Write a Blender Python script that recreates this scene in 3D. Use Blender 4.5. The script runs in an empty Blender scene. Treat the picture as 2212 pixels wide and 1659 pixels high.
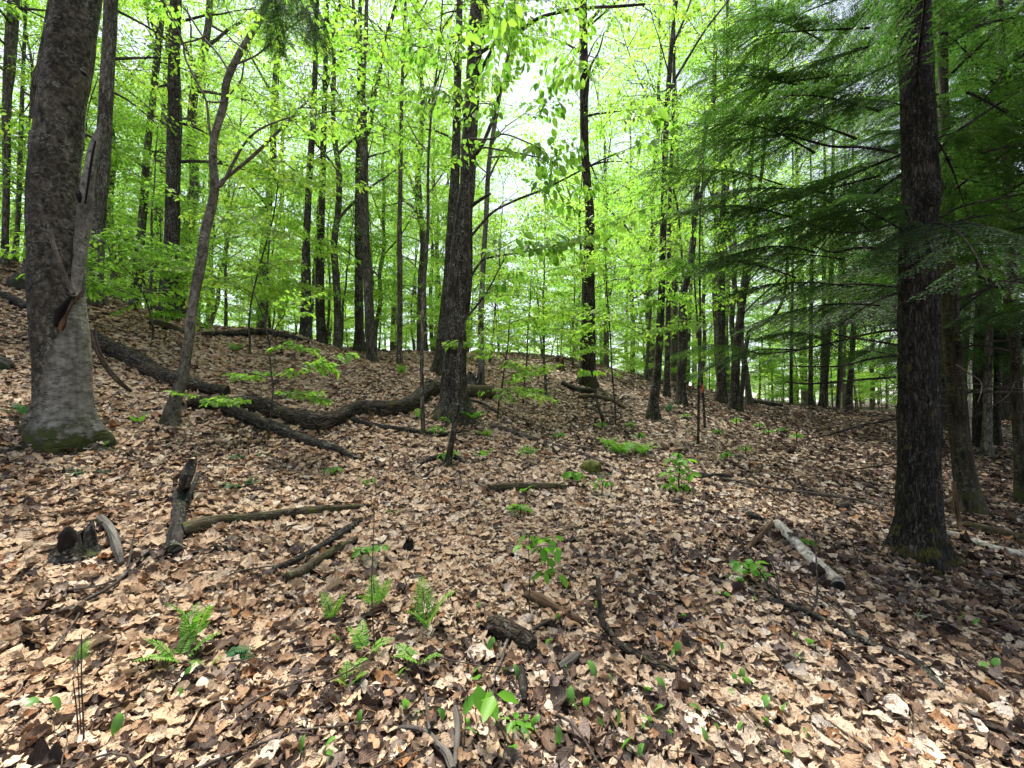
import bpy, math, random
import numpy as np
from mathutils import Vector

SEED = 11
rng = np.random.default_rng(SEED)
random.seed(SEED)
C = bpy.context.scene.collection
R = math.radians

# ------------------------------------------------------------------ camera model
K = 1.22 / 1106.0
CX, CY = 1106.0, 829.5
PITCH = R(2.5)
CAMZ = 1.55
_c, _s = math.cos(PITCH), math.sin(PITCH)


def at(px, py, D):
    """world point at distance D (along +Y) on the sight line of photo pixel (2212 wide)"""
    u = (px - CX) * K
    v = -(py - CY) * K
    k = D / (_c - v * _s)
    return np.array([u * k, D, CAMZ + (_s + v * _c) * k])


# ------------------------------------------------------------------ numpy noise
def _hash(i, j, k):
    n = (i * 374761393 + j * 668265263 + k * 1442695041) & 0xFFFFFFFF
    n = ((n ^ (n >> 13)) * 1274126177) & 0xFFFFFFFF
    return ((n ^ (n >> 16)) & 0xFFFF) / 65535.0


def vnoise(p):
    p = np.asarray(p, float)
    i = np.floor(p).astype(np.int64)
    f = p - i
    f = f * f * (3 - 2 * f)
    x, y, z = i[..., 0], i[..., 1], i[..., 2]
    fx, fy, fz = f[..., 0], f[..., 1], f[..., 2]
    r = 0
    for a in (0, 1):
        for b in (0, 1):
            for c in (0, 1):
                w = (fx if a else 1 - fx) * (fy if b else 1 - fy) * (fz if c else 1 - fz)
                r = r + w * _hash(x + a, y + b, z + c)
    return r * 2 - 1


def n2(x, y, s, seed=0):
    return vnoise(np.stack([x * s, y * s, np.full_like(x, seed + .37)], -1))


# ------------------------------------------------------------------ terrain
CTRL_PX = [
    (0, 1659, 1.6), (500, 1659, 1.65), (1106, 1659, 1.75), (1700, 1659, 1.75), (2212, 1659, 1.75),
    (0, 1350, 2.2), (0, 1150, 2.9), (0, 1000, 3.8), (0, 900, 4.3), (0, 800, 5.2), (0, 700, 6.5), (20, 612, 8),
    (135, 955, 4.5), (207, 662, 8), (290, 662, 11), (361, 695, 9.5), (371, 900, 5.5), (400, 1150, 3.25),
    (577, 720, 9.5), (680, 738, 10.5), (590, 800, 8), (640, 922, 6), (768, 990, 5.4), (700, 1120, 3.9), (500, 1350, 2.6),
    (805, 795, 11.5), (865, 795, 11), (950, 795, 10), (914, 937, 6.2), (981, 900, 7.2), (969, 1000, 5.2),
    (1106, 1400, 2.46), (1106, 1250, 3.16), (1106, 1100, 4.5), (1106, 950, 6.2), (1106, 860, 9.5), (1268, 832, 11),
    (1200, 772, 18), (1410, 905, 9), (1440, 860, 12), (1473, 874, 11), (1508, 960, 7.5), (1585, 885, 12),
    (1350, 1000, 5.9), (1450, 1060, 5.0), (1550, 1200, 3.5), (1679, 1140, 4.15), (1809, 1282, 3.1), (1600, 1400, 2.5),
    (1700, 985, 7), (1774, 897, 18), (1850, 890, 26), (1925, 955, 10), (1925, 1100, 5), (1985, 1205, 3.75),
    (2088, 1110, 5), (2131, 988, 8), (2170, 911, 14), (2205, 1092, 5.4), (2212, 1210, 3.8), (2212, 1400, 2.5),
]
_cp = [at(*c) for c in CTRL_PX]
_cp += [np.array(p, float) for p in [(-30, 40, 5.2), (0, 40, 4.0), (30, 40, 1.3), (-14, 20, 4.0), (0, 24, 3.5), (-30, 15, 5.5),
        (-12, 8, 5.0), (10, -6, 0), (-10, -6, .8), (0, -6, 0), (20, 5, .5), (20, -5, .3), (-15, -3, 2.5), (40, 20, 1),
        (-6, 16, 3.45), (5, 16, 2.5), (12, 16, 1.3), (-4, 13, 3.05), (-6.5, 14, 3.4), (-10, 30, 4.6), (14, 30, 1.6), (-40, 5, 5), (22, 25, 1.0), (-50, 60, 4), (50, 60, 1.5), (0, 60, 3.5)]]
_cp = np.array(_cp)


def _phi(r):
    return np.where(r > 1e-9, r * r * np.log(np.maximum(r, 1e-9)), 0)


def _solve():
    P = _cp[:, :2]
    n = len(P)
    d = np.linalg.norm(P[:, None] - P[None], axis=2)
    A = np.zeros((n + 3, n + 3))
    A[:n, :n] = _phi(d) + np.eye(n) * 0.02
    A[:n, n] = 1
    A[:n, n + 1:] = P
    A[n, :n] = 1
    A[n + 1:, :n] = P.T
    b = np.zeros(n + 3)
    b[:n] = _cp[:, 2]
    return np.linalg.solve(A, b)


_w = _solve()


def ground(x, y, bumps=True):
    x = np.atleast_1d(np.asarray(x, float))
    y = np.atleast_1d(np.asarray(y, float))
    sh = x.shape
    x, y = x.ravel(), y.ravel()
    z = np.empty_like(x)
    n = len(_cp)
    for a in range(0, len(x), 40000):
        xs, ys = x[a:a + 40000], y[a:a + 40000]
        d = np.hypot(xs[:, None] - _cp[None, :, 0], ys[:, None] - _cp[None, :, 1])
        z[a:a + 40000] = _phi(d) @ _w[:n] + _w[n] + _w[n + 1] * xs + _w[n + 2] * ys
    r = np.hypot(x, y - 12)
    t = np.clip((r - 55) / 50, 0, 1)
    t = t * t * (3 - 2 * t)
    z = z * (1 - t) + 1.2 * t
    if bumps:
        z = z + .05 * n2(x, y, .9) + .028 * n2(x, y, 2.3, 5) + .012 * n2(x, y, 6, 9)
    return z.reshape(sh)


def gz(x, y):
    return float(ground(x, y)[0])


def on(px, D):
    """ground point in the sight column px at distance D"""
    x = (px - CX) * K * D
    return np.array([x, D, gz(x, D)])


def hit(px, py):
    """ground point under photo pixel (march along the sight line)"""
    Ds = np.linspace(1.2, 40, 1600)
    u = (px - CX) * K
    v = -(py - CY) * K
    k = Ds / (_c - v * _s)
    zs = CAMZ + (_s + v * _c) * k
    g = ground(u * k, Ds)
    idx = np.argmax(zs < g)
    if not (zs < g).any():
        idx = 400
    return np.array([u * k[idx], Ds[idx], g[idx]])


# ------------------------------------------------------------------ mesh builder
class MB:
    def __init__(s):
        s.v, s.q, s.t, s.qm, s.tm, s.a, s.n = [], [], [], [], [], {}, 0
        s.sizes = []

    def add(s, v, f, mi=0, **at_):
        v = np.asarray(v, float)
        f = np.asarray(f, np.int64)
        if len(f):
            if f.shape[1] == 4:
                s.q.append(f + s.n); s.qm.append(np.full(len(f), mi))
            else:
                s.t.append(f + s.n); s.tm.append(np.full(len(f), mi))
        for k, val in at_.items():
            s.a.setdefault(k, []).append((s.n, np.asarray(val, float)))
        s.v.append(v)
        s.n += len(v)

    def mesh(s, name, mats, origin=(0, 0, 0), smooth=True):
        v = np.concatenate(s.v) - np.asarray(origin)
        q = np.concatenate(s.q) if s.q else np.zeros((0, 4), np.int64)
        t = np.concatenate(s.t) if s.t else np.zeros((0, 3), np.int64)
        mi = np.concatenate(s.qm + s.tm) if (s.qm or s.tm) else np.zeros(0)
        me = bpy.data.meshes.new(name)
        nl = q.size + t.size
        me.vertices.add(len(v))
        me.vertices.foreach_set('co', v.ravel().astype(np.float32))
        me.loops.add(nl)
        me.polygons.add(len(q) + len(t))
        me.loops.foreach_set('vertex_index', np.concatenate([q.ravel(), t.ravel()]).astype(np.int32))
        ls = np.concatenate([np.arange(len(q)) * 4, q.size + np.arange(len(t)) * 3]).astype(np.int32)
        me.polygons.foreach_set('loop_start', ls)
        me.polygons.foreach_set('material_index', mi.astype(np.int32))
        me.polygons.foreach_set('use_smooth', np.full(len(ls), smooth))
        for k, lst in s.a.items():
            dim = 1 if lst[0][1].ndim == 1 else lst[0][1].shape[1]
            arr = np.zeros((len(v), dim), np.float32)
            for st, val in lst:
                arr[st:st + len(val)] = val.reshape(len(val), dim)
            if dim == 1:
                a = me.attributes.new(k, 'FLOAT', 'POINT'); a.data.foreach_set('value', arr.ravel())
            else:
                a = me.attributes.new(k, 'FLOAT_VECTOR', 'POINT'); a.data.foreach_set('vector', arr.ravel())
        me.update(calc_edges=True)
        me.validate()
        for m in (mats if isinstance(mats, (list, tuple)) else [mats]):
            me.materials.append(m)
        return me

    def obj(s, name, mats, parent=None, origin=None, smooth=True):
        o_ = np.zeros(3) if origin is None else np.asarray(origin, float)
        me = s.mesh(name, mats, o_, smooth)
        o = bpy.data.objects.new(name, me)
        C.objects.link(o)
        if parent is not None:
            o.parent = parent
        elif origin is not None:
            o.location = o_
        return o


def tag(o, label=None, cat=None, group=None, kind=None):
    if label: o['label'] = label
    if cat: o['category'] = cat
    if group: o['group'] = group
    if kind: o['kind'] = kind
    return o


def thing(name, loc, label, cat, group=None):
    o = bpy.data.objects.new(name, None)
    o.empty_display_size = .1
    o.location = loc
    C.objects.link(o)
    return tag(o, label, cat, group)


def dup(root, loc, rot=0.0, sc=1.0, label=None, group=None, tilt=(0, 0)):
    r = root.copy(); C.objects.link(r)
    r.location = loc
    r.rotation_euler = (tilt[0], tilt[1], rot)
    r.scale = (sc, sc, sc) if np.isscalar(sc) else sc
    if label: r['label'] = label
    if group: r['group'] = group
    for ch in list(root.children):
        c = ch.copy(); C.objects.link(c); c.parent = r
        for g in list(ch.children):
            d = g.copy(); C.objects.link(d); d.parent = c
    return r


def smoothpath(P, n):
    """Catmull-Rom through the points (any number of columns)"""
    P = np.asarray(P, float)
    if len(P) < 3:
        t = np.linspace(0, 1, n)[:, None]
        return P[0] * (1 - t) + P[-1] * t
    E = np.vstack([2 * P[0] - P[1], P, 2 * P[-1] - P[-2]])
    d = np.concatenate([[0], np.cumsum(np.linalg.norm(np.diff(P[:, :3], axis=0), axis=1))])
    u = np.interp(np.linspace(0, d[-1], n), d, np.arange(len(P)))
    i = np.minimum(u.astype(int), len(P) - 2)
    f = (u - i)[:, None]
    p0, p1, p2, p3 = E[i], E[i + 1], E[i + 2], E[i + 3]
    return .5 * (2 * p1 + (p2 - p0) * f + (2 * p0 - 5 * p1 + 4 * p2 - p3) * f ** 2 + (3 * p1 - p0 - 3 * p2 + p3) * f ** 3)


def tube(mb, P, rad, seg=8, mi=0, rough=0., furrow=0., flare=0., lobes=5, flare_h=.25, cap=True, seed=0., lump=0., base_z=None, pale=None):
    """tapered tube along the points P; bark attribute runs round and along it"""
    P = np.asarray(P, float)
    rad = np.asarray(rad, float)
    n = len(P)
    T = np.gradient(P, axis=0)
    T /= np.linalg.norm(T, axis=1)[:, None] + 1e-9
    a = np.array([1., 0, 0]) if abs(T[0][0]) < .8 else np.array([0, 1., 0])
    N = np.empty_like(P)
    v = a - T[0] * a.dot(T[0])
    N[0] = v / np.linalg.norm(v)
    for i in range(1, n):
        v = N[i - 1] - T[i] * N[i - 1].dot(T[i])
        N[i] = v / (np.linalg.norm(v) + 1e-9)
    B = np.cross(T, N)
    th = np.arange(seg) * 2 * np.pi / seg
    al = np.concatenate([[0], np.cumsum(np.linalg.norm(np.diff(P, axis=0), axis=1))])
    RR = np.repeat(rad[:, None], seg, 1)
    ct, st = np.cos(th)[None], np.sin(th)[None]
    h = (P[:, 2] - (P[:, 2].min() if base_z is None else base_z))[:, None]
    if flare:
        hh = np.clip(h, 0, None)
        lob = .45 + .55 * np.maximum(0, np.cos(lobes * th[None] / 1.0 + seed + .8 * np.sin(th[None] * 2 + seed)))
        RR = RR * (1 + flare * np.exp(-hh / flare_h) * lob)
    if furrow or rough or lump:
        q = np.stack([RR * ct, RR * st, np.repeat(al[:, None], seg, 1)], -1)
        if furrow:
            m = np.array([34., 34., 5.0])
            f = np.abs(vnoise(q * m + seed)) + .5 * np.abs(vnoise(q * m * 2.1 + seed + 7))
            RR = RR - furrow * np.clip(.55 - f, 0, 1) * 1.6
        if rough:
            RR = RR * (1 + rough * vnoise(q * np.array([14, 14, 7.]) + seed + 3))
        if lump:
            RR = RR * (1 + lump * vnoise(q * np.array([3.5, 3.5, 2.2]) + seed + 13))
    V = P[:, None] + RR[..., None] * (ct[..., None] * N[:, None] + st[..., None] * B[:, None])
    bk = np.stack([rad[:, None] * ct + seed, rad[:, None] * st + seed, np.repeat(al[:, None], seg, 1)], -1)
    bh = np.repeat(h, seg, 1)
    i = np.arange(n - 1)[:, None] * seg
    j = np.arange(seg)[None]
    j2 = (j + 1) % seg
    F = np.stack([i + j, i + j2, i + seg + j2, i + seg + j], -1).reshape(-1, 4)
    V = V.reshape(-1, 3)
    bk = bk.reshape(-1, 3)
    bh = bh.reshape(-1)
    if pale is not None:
        mb.add(V, F, mi, bk=bk, bh=bh, pale=pale(V))
    else:
        mb.add(V, F, mi, bk=bk, bh=bh)
    if cap:
        for e, (c_, row) in enumerate(((P[0], 0), (P[-1], n - 1))):
            ring = V[row * seg:(row + 1) * seg]
            vv = np.vstack([ring, c_[None] + (T[row] * (rad[row] * .25) * (1 if e else -1))[None]])
            jj = np.arange(seg)
            ff = np.stack([jj, (jj + 1) % seg, np.full(seg, seg)], -1)
            if e == 0:
                ff = ff[:, ::-1]
            mb.add(vv, ff, mi, bk=np.vstack([bk[row * seg:(row + 1) * seg], bk[row * seg:row * seg + 1]]), bh=np.full(seg + 1, bh[row * seg]))


# ------------------------------------------------------------------ materials
def new_mat(name):
    m = bpy.data.materials.new(name)
    m.use_nodes = True
    nt = m.node_tree
    nt.nodes.clear()
    out = nt.nodes.new('ShaderNodeOutputMaterial')
    return m, nt, out


class NT:
    def __init__(s, nt): s.nt = nt
    def __call__(s, typ, ins=None, **kw):
        n = s.nt.nodes.new(typ)
        for k, v in kw.items(): setattr(n, k, v)
        for k, v in (ins or {}).items():
            if isinstance(v, bpy.types.NodeSocket): s.nt.links.new(v, n.inputs[k])
            else: n.inputs[k].default_value = v
        return n
    def attr(s, name):
        return s('ShaderNodeAttribute', attribute_name=name)
    def ramp(s, fac, stops):
        n = s('ShaderNodeValToRGB', {'Fac': fac})
        cr = n.color_ramp
        while len(cr.elements) < len(stops): cr.elements.new(.5)
        for e, (p, c) in zip(cr.elements, stops):
            e.position = p
            e.color = (*c, 1) if len(c) == 3 else c
        return n.outputs['Color']
    def mix(s, fac, a, b, mode='MIX'):
        n = s('ShaderNodeMix', data_type='RGBA', blend_type=mode)
        for sock, val in ((n.inputs[0], fac), (n.inputs[6], a), (n.inputs[7], b)):
            if isinstance(val, bpy.types.NodeSocket): s.nt.links.new(val, sock)
            else: sock.default_value = val if not isinstance(val, tuple) else ((*val, 1) if len(val) == 3 else val)
        return n.outputs[2]
    def math(s, op, a, b=0., clamp=False):
        n = s('ShaderNodeMath', operation=op, use_clamp=clamp)
        for i, val in enumerate((a, b)):
            if isinstance(val, bpy.types.NodeSocket): s.nt.links.new(val, n.inputs[i])
            else: n.inputs[i].default_value = val
        return n.outputs[0]


def bark_mat(name, dark, mid, light, lichen=(.34, .36, .31), lich_amt=.35, moss=(.034, .040, .010), moss_h=.3, scale=1., stretch=.16, bump=.6,
             pocks=0., mossall=0., moss_top=.36, plates=0., pscale=36., pstretch=.3, pale=False):
    m, nt, out = new_mat(name)
    g = NT(nt)
    bk = g.attr('bk').outputs['Vector']
    bh = g.attr('bh').outputs['Fac']
    mp = g('ShaderNodeMapping', {'Vector': bk, 'Scale': (38 * scale, 38 * scale, 38 * scale * stretch)})
    nf = g('ShaderNodeTexNoise', {'Vector': mp.outputs[0], 'Scale': 1.0, 'Detail': 5., 'Roughness': .62, 'Distortion': .6})
    big = g('ShaderNodeTexNoise', {'Vector': bk, 'Scale': 6., 'Detail': 4., 'Roughness': .6})
    col = g.ramp(nf.outputs['Fac'], [(.34, dark), (.5, mid), (.68, light)])
    # lichen blotches
    lf = g('ShaderNodeTexNoise', {'Vector': bk, 'Scale': 34., 'Detail': 4., 'Roughness': .7, 'Distortion': .5})
    lm = g.ramp(lf.outputs['Fac'], [(.56 - .12 * lich_amt, (0, 0, 0)), (.62 - .1 * lich_amt, (1, 1, 1))])
    lm2 = g.ramp(big.outputs['Fac'], [(.40, (0, 0, 0)), (.6, (1, 1, 1))])
    col = g.mix(g.math('MULTIPLY', g.math('MULTIPLY', lm, lm2), lich_amt * 1.6, True), col, lichen)
    height = nf.outputs['Fac']
    vari = g('ShaderNodeTexNoise', {'Vector': g('ShaderNodeMapping', {'Vector': bk, 'Scale': (5, 5, 1.6)}).outputs[0], 'Scale': 1., 'Detail': 4., 'Roughness': .65})
    col = g.mix(1., col, g.ramp(vari.outputs['Fac'], [(.35, (.5, .48, .44)), (.55, (1., 1., 1.)), (.7, (1.4, 1.36, 1.28))]), 'MULTIPLY')
    if plates:
        wob = g('ShaderNodeTexNoise', {'Vector': bk, 'Scale': 18., 'Detail': 3.})
        add = g('ShaderNodeVectorMath', {0: bk, 1: g('ShaderNodeVectorMath', {0: wob.outputs['Color'], 'Scale': .045}, operation='SCALE').outputs[0]}, operation='ADD')
        pm = g('ShaderNodeMapping', {'Vector': add.outputs[0], 'Scale': (pscale, pscale, pscale * pstretch)})
        ve = g('ShaderNodeTexVoronoi', {'Vector': pm.outputs[0], 'Scale': 1., 'Randomness': 1.}, feature='DISTANCE_TO_EDGE')
        ck = g.ramp(ve.outputs['Distance'], [(.02, (0, 0, 0)), (.16, (1, 1, 1))])
        col = g.mix(plates, col, g.mix(1., col, g.ramp(ck, [(0, (.12, .11, .10)), (1, (1.15, 1.15, 1.15))]), 'MULTIPLY'))
        height = g.math('ADD', height, g.math('MULTIPLY', ck, 1.1 * plates))
    if pocks:
        pm = g('ShaderNodeMapping', {'Vector': bk, 'Scale': (1, 1, 1.7)})
        vo = g('ShaderNodeTexVoronoi', {'Vector': pm.outputs[0], 'Scale': 15., 'Randomness': 1.})
        pk = g.ramp(vo.outputs['Distance'], [(.16, (1, 1, 1)), (.34, (0, 0, 0))])
        pk = g.math('MULTIPLY', pk, g.ramp(big.outputs['Fac'], [(.35, (.1, .1, .1)), (.55, (1, 1, 1))]))
        col = g.mix(g.math('MULTIPLY', pk, pocks, True), col, (.025, .022, .018))
        height = g.math('SUBTRACT', height, g.math('MULTIPLY', pk, .7))
    if pale:
        pn = g('ShaderNodeTexNoise', {'Vector': bk, 'Scale': 5., 'Detail': 5., 'Roughness': .7})
        pa = g.math('MULTIPLY', g.math('ADD', g.attr('pale').outputs['Fac'], g.math('MULTIPLY', g.math('SUBTRACT', pn.outputs['Fac'], .5), 2.2)), 1.)
        pa = g.ramp(pa, [(.25, (0, 0, 0)), (.75, (.88, .88, .88))])
        hz = g('ShaderNodeTexNoise', {'Vector': g('ShaderNodeMapping', {'Vector': bk, 'Scale': (12, 12, 26)}).outputs[0], 'Scale': 1., 'Detail': 4.})
        vz = g('ShaderNodeTexNoise', {'Vector': g('ShaderNodeMapping', {'Vector': bk, 'Scale': (26, 26, 3)}).outputs[0], 'Scale': 1., 'Detail': 3.})
        pc = g.ramp(hz.outputs['Fac'], [(.3, (.10, .093, .08)), (.5, (.22, .21, .185)), (.7, (.31, .30, .27))])
        pc = g.mix(.7, pc, g.ramp(vz.outputs['Fac'], [(.35, (.6, .59, .56)), (.6, (1.1, 1.1, 1.08))]), 'MULTIPLY')
        vp = g('ShaderNodeTexVoronoi', {'Vector': g('ShaderNodeMapping', {'Vector': bk, 'Scale': (1, 1, 1.8)}).outputs[0], 'Scale': 17., 'Randomness': 1.})
        pk2 = g.ramp(vp.outputs['Distance'], [(.10, (1, 1, 1)), (.2, (0, 0, 0))])
        pc = g.mix(g.math('MULTIPLY', pk2, .8), pc, (.03, .027, .022))
        col = g.mix(pa, col, pc)
    if moss:
        mf = g('ShaderNodeTexNoise', {'Vector': bk, 'Scale': 9., 'Detail': 5., 'Roughness': .65})
        if moss_h:
            hv = g('ShaderNodeMapRange', {'Value': bh, 'From Min': 0., 'From Max': moss_h, 'To Min': moss_top, 'To Max': mossall}).outputs[0]
        else:
            hv = mossall
        mk = g.math('ADD', g.math('SUBTRACT', mf.outputs['Fac'], .64), g.math('MULTIPLY', hv, .6))
        mk = g.math('MULTIPLY', mk, 7., True)
        mc = g.ramp(mf.outputs['Fac'], [(.35, tuple(x * .5 for x in moss)), (.65, tuple(x * 1.7 for x in moss))])
        col = g.mix(mk, col, mc)
    fine = g('ShaderNodeTexNoise', {'Vector': bk, 'Scale': 140., 'Detail': 3.})
    hh = g.math('ADD', height, g.math('MULTIPLY', fine.outputs['Fac'], .25))
    bp = g('ShaderNodeBump', {'Strength': bump, 'Distance': .03, 'Height': hh})
    b = g('ShaderNodeBsdfPrincipled', {'Base Color': col, 'Roughness': .9, 'Specular IOR Level': .25, 'Normal': bp.outputs[0]})
    nt.links.new(b.outputs[0], out.inputs[0])
    return m


def leaf_mat(name, stops, trans_stops, tfac=.5, rough=.5, attr='lr', spec=.35):
    m, nt, out = new_mat(name)
    g = NT(nt)
    lr = g.attr(attr).outputs['Fac']
    oi = g('ShaderNodeObjectInfo').outputs['Random']
    f = g.math('ADD', g.math('MULTIPLY', lr, .7), g.math('MULTIPLY', oi, .3))
    c1 = g.ramp(f, stops)
    c2 = g.ramp(f, trans_stops)
    p = g('ShaderNodeBsdfPrincipled', {'Base Color': c1, 'Roughness': rough, 'Specular IOR Level': spec})
    t = g('ShaderNodeBsdfTranslucent', {'Color': c2})
    mx = g('ShaderNodeMixShader', {0: tfac, 1: p.outputs[0], 2: t.outputs[0]})
    nt.links.new(mx.outputs[0], out.inputs[0])
    return m


M = {}
M['bark_dark'] = bark_mat('dark_maple_bark', (.010, .008, .006), (.045, .036, .028), (.13, .11, .09), lich_amt=.42, plates=.6, pscale=40., pstretch=.12)
M['bark_brown'] = bark_mat('brown_furrowed_bark', (.010, .007, .005), (.045, .033, .024), (.12, .092, .07), lich_amt=.2, plates=1., pscale=26., pstretch=.1)
M['bark_grey'] = bark_mat('grey_maple_bark', (.03, .025, .02), (.105, .09, .074), (.21, .185, .155), lich_amt=.4, plates=.6, pscale=24., pstretch=.2)
M['bark_beech'] = bark_mat('pocked_beech_bark', (.045, .04, .032), (.13, .115, .095), (.24, .218, .182), lich_amt=.35, scale=.5, stretch=.5, pocks=.95, bump=.5)
M['bark_bigbeech'] = bark_mat('old_beech_bark', (.012, .010, .0075), (.055, .048, .036), (.135, .118, .093), lich_amt=.3, scale=.42, stretch=.8, pocks=.6, moss_h=.34, moss_top=.55, bump=.9, pale=True)
M['bark_pale'] = bark_mat('pale_beech_bark', (.06, .055, .046), (.18, .17, .148), (.30, .285, .255), lich_amt=.3, scale=.5, stretch=.6, pocks=.85, moss_h=.4, bump=.35)
M['bark_hemlock'] = bark_mat('hemlock_bark', (.006, .005, .004), (.034, .031, .025), (.095, .086, .071), lich_amt=.15, scale=.9, stretch=.24, moss=(.05, .045, .008), moss_h=.35, mossall=.06, bump=1., plates=.75, pscale=52., pstretch=.12)
M['bark_hemlock_green'] = bark_mat('mossy_hemlock_bark', (.010, .009, .006), (.038, .033, .022), (.085, .073, .05), lich_amt=.2, scale=.7, moss_h=.5, mossall=.14)
M['bark_far'] = bark_mat('distant_bark', (.025, .021, .017), (.085, .073, .06), (.19, .168, .14), lich_amt=.4)
M['bark_root'] = bark_mat('mossy_beech_root', (.012, .010, .008), (.05, .044, .034), (.13, .118, .095), lich_amt=.3, scale=.5, stretch=.5, moss=(.038, .042, .010), moss_h=0., mossall=.32, bump=.9)
M['twig'] = bark_mat('twig_bark', (.03, .022, .016), (.085, .062, .045), (.17, .135, .105), lich_amt=.1, moss=None, bump=.3)
M['log'] = bark_mat('mossy_log_bark', (.010, .007, .005), (.05, .036, .026), (.135, .105, .08), lich_amt=.3, scale=.8, stretch=.3, plates=.7, pscale=26., pstretch=.3, moss=(.045, .042, .010), moss_h=0., mossall=.2, bump=.9)
M['log_moss'] = bark_mat('moss_covered_log', (.016, .012, .007), (.07, .055, .03), (.16, .12, .08), lich_amt=.3, moss=(.05, .055, .010), moss_h=0., mossall=.24, bump=.9)
M['rotten'] = bark_mat('rotten_dark_wood', (.006, .005, .004), (.022, .018, .015), (.08, .067, .057), lich_amt=.3, scale=.8, stretch=.12, moss=(.04, .05, .01), moss_h=0., mossall=.13, bump=1.)
M['stick'] = bark_mat('dead_stick', (.025, .019, .015), (.09, .07, .056), (.19, .155, .13), lich_amt=.3, moss=None, bump=.6)
M['driftwood'] = bark_mat('weathered_wood', (.04, .036, .032), (.13, .118, .105), (.24, .222, .20), lich_amt=.1, stretch=.05, moss=None, bump=.8)
M['birch'] = bark_mat('birch_log_bark', (.14, .12, .10), (.48, .45, .40), (.72, .70, .66), lich_amt=.15, scale=.7, stretch=.9, moss=None, bump=.7)
M['deadwood'] = bark_mat('orange_rotten_wood', (.02, .011, .006), (.095, .056, .032), (.20, .135, .085), lich_amt=.05, stretch=.08, moss=None, bump=.8)
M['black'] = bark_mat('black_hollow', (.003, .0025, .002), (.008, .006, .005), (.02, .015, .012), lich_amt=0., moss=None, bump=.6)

M['leaf'] = leaf_mat('beech_leaf', [(0, (.10, .22, .03)), (.5, (.16, .30, .04)), (1, (.24, .36, .055))],
                     [(0, (.17, .43, .045)), (.3, (.26, .55, .055)), (.65, (.36, .62, .065)), (.9, (.48, .66, .09)), (1, (.56, .62, .12))], .58)
M['leaf_low'] = leaf_mat('seedling_leaf', [(0, (.05, .17, .02)), (.5, (.09, .25, .02)), (1, (.16, .34, .03))],
                         [(0, (.10, .40, .02)), (.5, (.2, .55, .02)), (1, (.34, .66, .03))], .45)
M['fern'] = leaf_mat('fern_green', [(0, (.10, .25, .04)), (.5, (.17, .35, .05)), (1, (.27, .46, .06))],
                     [(0, (.12, .42, .03)), (.5, (.2, .52, .03)), (1, (.34, .62, .03))], .4)
M['fern_dark'] = leaf_mat('evergreen_fern', [(0, (.02, .08, .03)), (.5, (.035, .13, .04)), (1, (.06, .18, .04))],
                          [(0, (.03, .13, .03)), (1, (.07, .24, .04))], .3)
M['needle'] = leaf_mat('hemlock_needles', [(0, (.012, .030, .012)), (.5, (.026, .058, .02)), (1, (.065, .115, .03))],
                       [(0, (.035, .10, .015)), (.6, (.07, .18, .02)), (1, (.17, .31, .03))], .38, rough=.55, spec=.2)
M['lily'] = leaf_mat('lily_leaf_green', [(0, (.08, .2, .05)), (1, (.14, .32, .06))], [(0, (.12, .36, .04)), (1, (.2, .5, .05))], .4, rough=.35)


def moss_material():
    m, nt, out = new_mat('moss_cushion')
    g = NT(nt)
    tc = g('ShaderNodeTexCoord').outputs['Object']
    n = g('ShaderNodeTexNoise', {'Vector': tc, 'Scale': 22., 'Detail': 6., 'Roughness': .7})
    col = g.ramp(n.outputs['Fac'], [(.3, (.02, .02, .004)), (.55, (.09, .105, .012)), (.75, (.19, .19, .02))])
    bp = g('ShaderNodeBump', {'Strength': 1., 'Distance': .03, 'Height': n.outputs['Fac']})
    b = g('ShaderNodeBsdfPrincipled', {'Base Color': col, 'Roughness': .95, 'Normal': bp.outputs[0]})
    nt.links.new(b.outputs[0], out.inputs[0])
    return m


def rock_material():
    m, nt, out = new_mat('dark_mossy_stone')
    g = NT(nt)
    tc = g('ShaderNodeTexCoord').outputs['Object']
    n = g('ShaderNodeTexNoise', {'Vector': tc, 'Scale': 7., 'Detail': 7., 'Roughness': .7})
    col = g.ramp(n.outputs['Fac'], [(.35, (.012, .011, .010)), (.52, (.04, .038, .03)), (.62, (.04, .055, .015)), (.75, (.09, .1, .03))])
    bp = g('ShaderNodeBump', {'Strength': 1., 'Distance': .08, 'Height': n.outputs['Fac']})
    b = g('ShaderNodeBsdfPrincipled', {'Base Color': col, 'Roughness': .9, 'Normal': bp.outputs[0]})
    nt.links.new(b.outputs[0], out.inputs[0])
    return m


def duff_material():
    m, nt, out = new_mat('forest_duff')
    g = NT(nt)
    pos = g('ShaderNodeNewGeometry').outputs['Position']
    v = g('ShaderNodeTexVoronoi', {'Vector': pos, 'Scale': 11., 'Randomness': 1.})
    n = g('ShaderNodeTexNoise', {'Vector': pos, 'Scale': 30., 'Detail': 5., 'Roughness': .7})
    col = g.ramp(g('ShaderNodeSeparateColor', {'Color': v.outputs['Color']}).outputs[0],
                 [(0., (.018, .011, .008)), (.4, (.05, .03, .02)), (.7, (.12, .075, .05)), (1., (.26, .18, .12))])
    col = g.mix(g.ramp(n.outputs['Fac'], [(.4, (.8, .8, .8)), (.62, (0, 0, 0))]), col, (.022, .014, .010))
    big = g('ShaderNodeTexNoise', {'Vector': pos, 'Scale': .16, 'Detail': 4.})
    h = g.math('ADD', v.outputs['Distance'], n.outputs['Fac'])
    bp = g('ShaderNodeBump', {'Strength': .8, 'Distance': .03, 'Height': h})
    b = g('ShaderNodeBsdfPrincipled', {'Base Color': col, 'Roughness': .95, 'Normal': bp.outputs[0]})
    nt.links.new(b.outputs[0], out.inputs[0])
    return m


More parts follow.
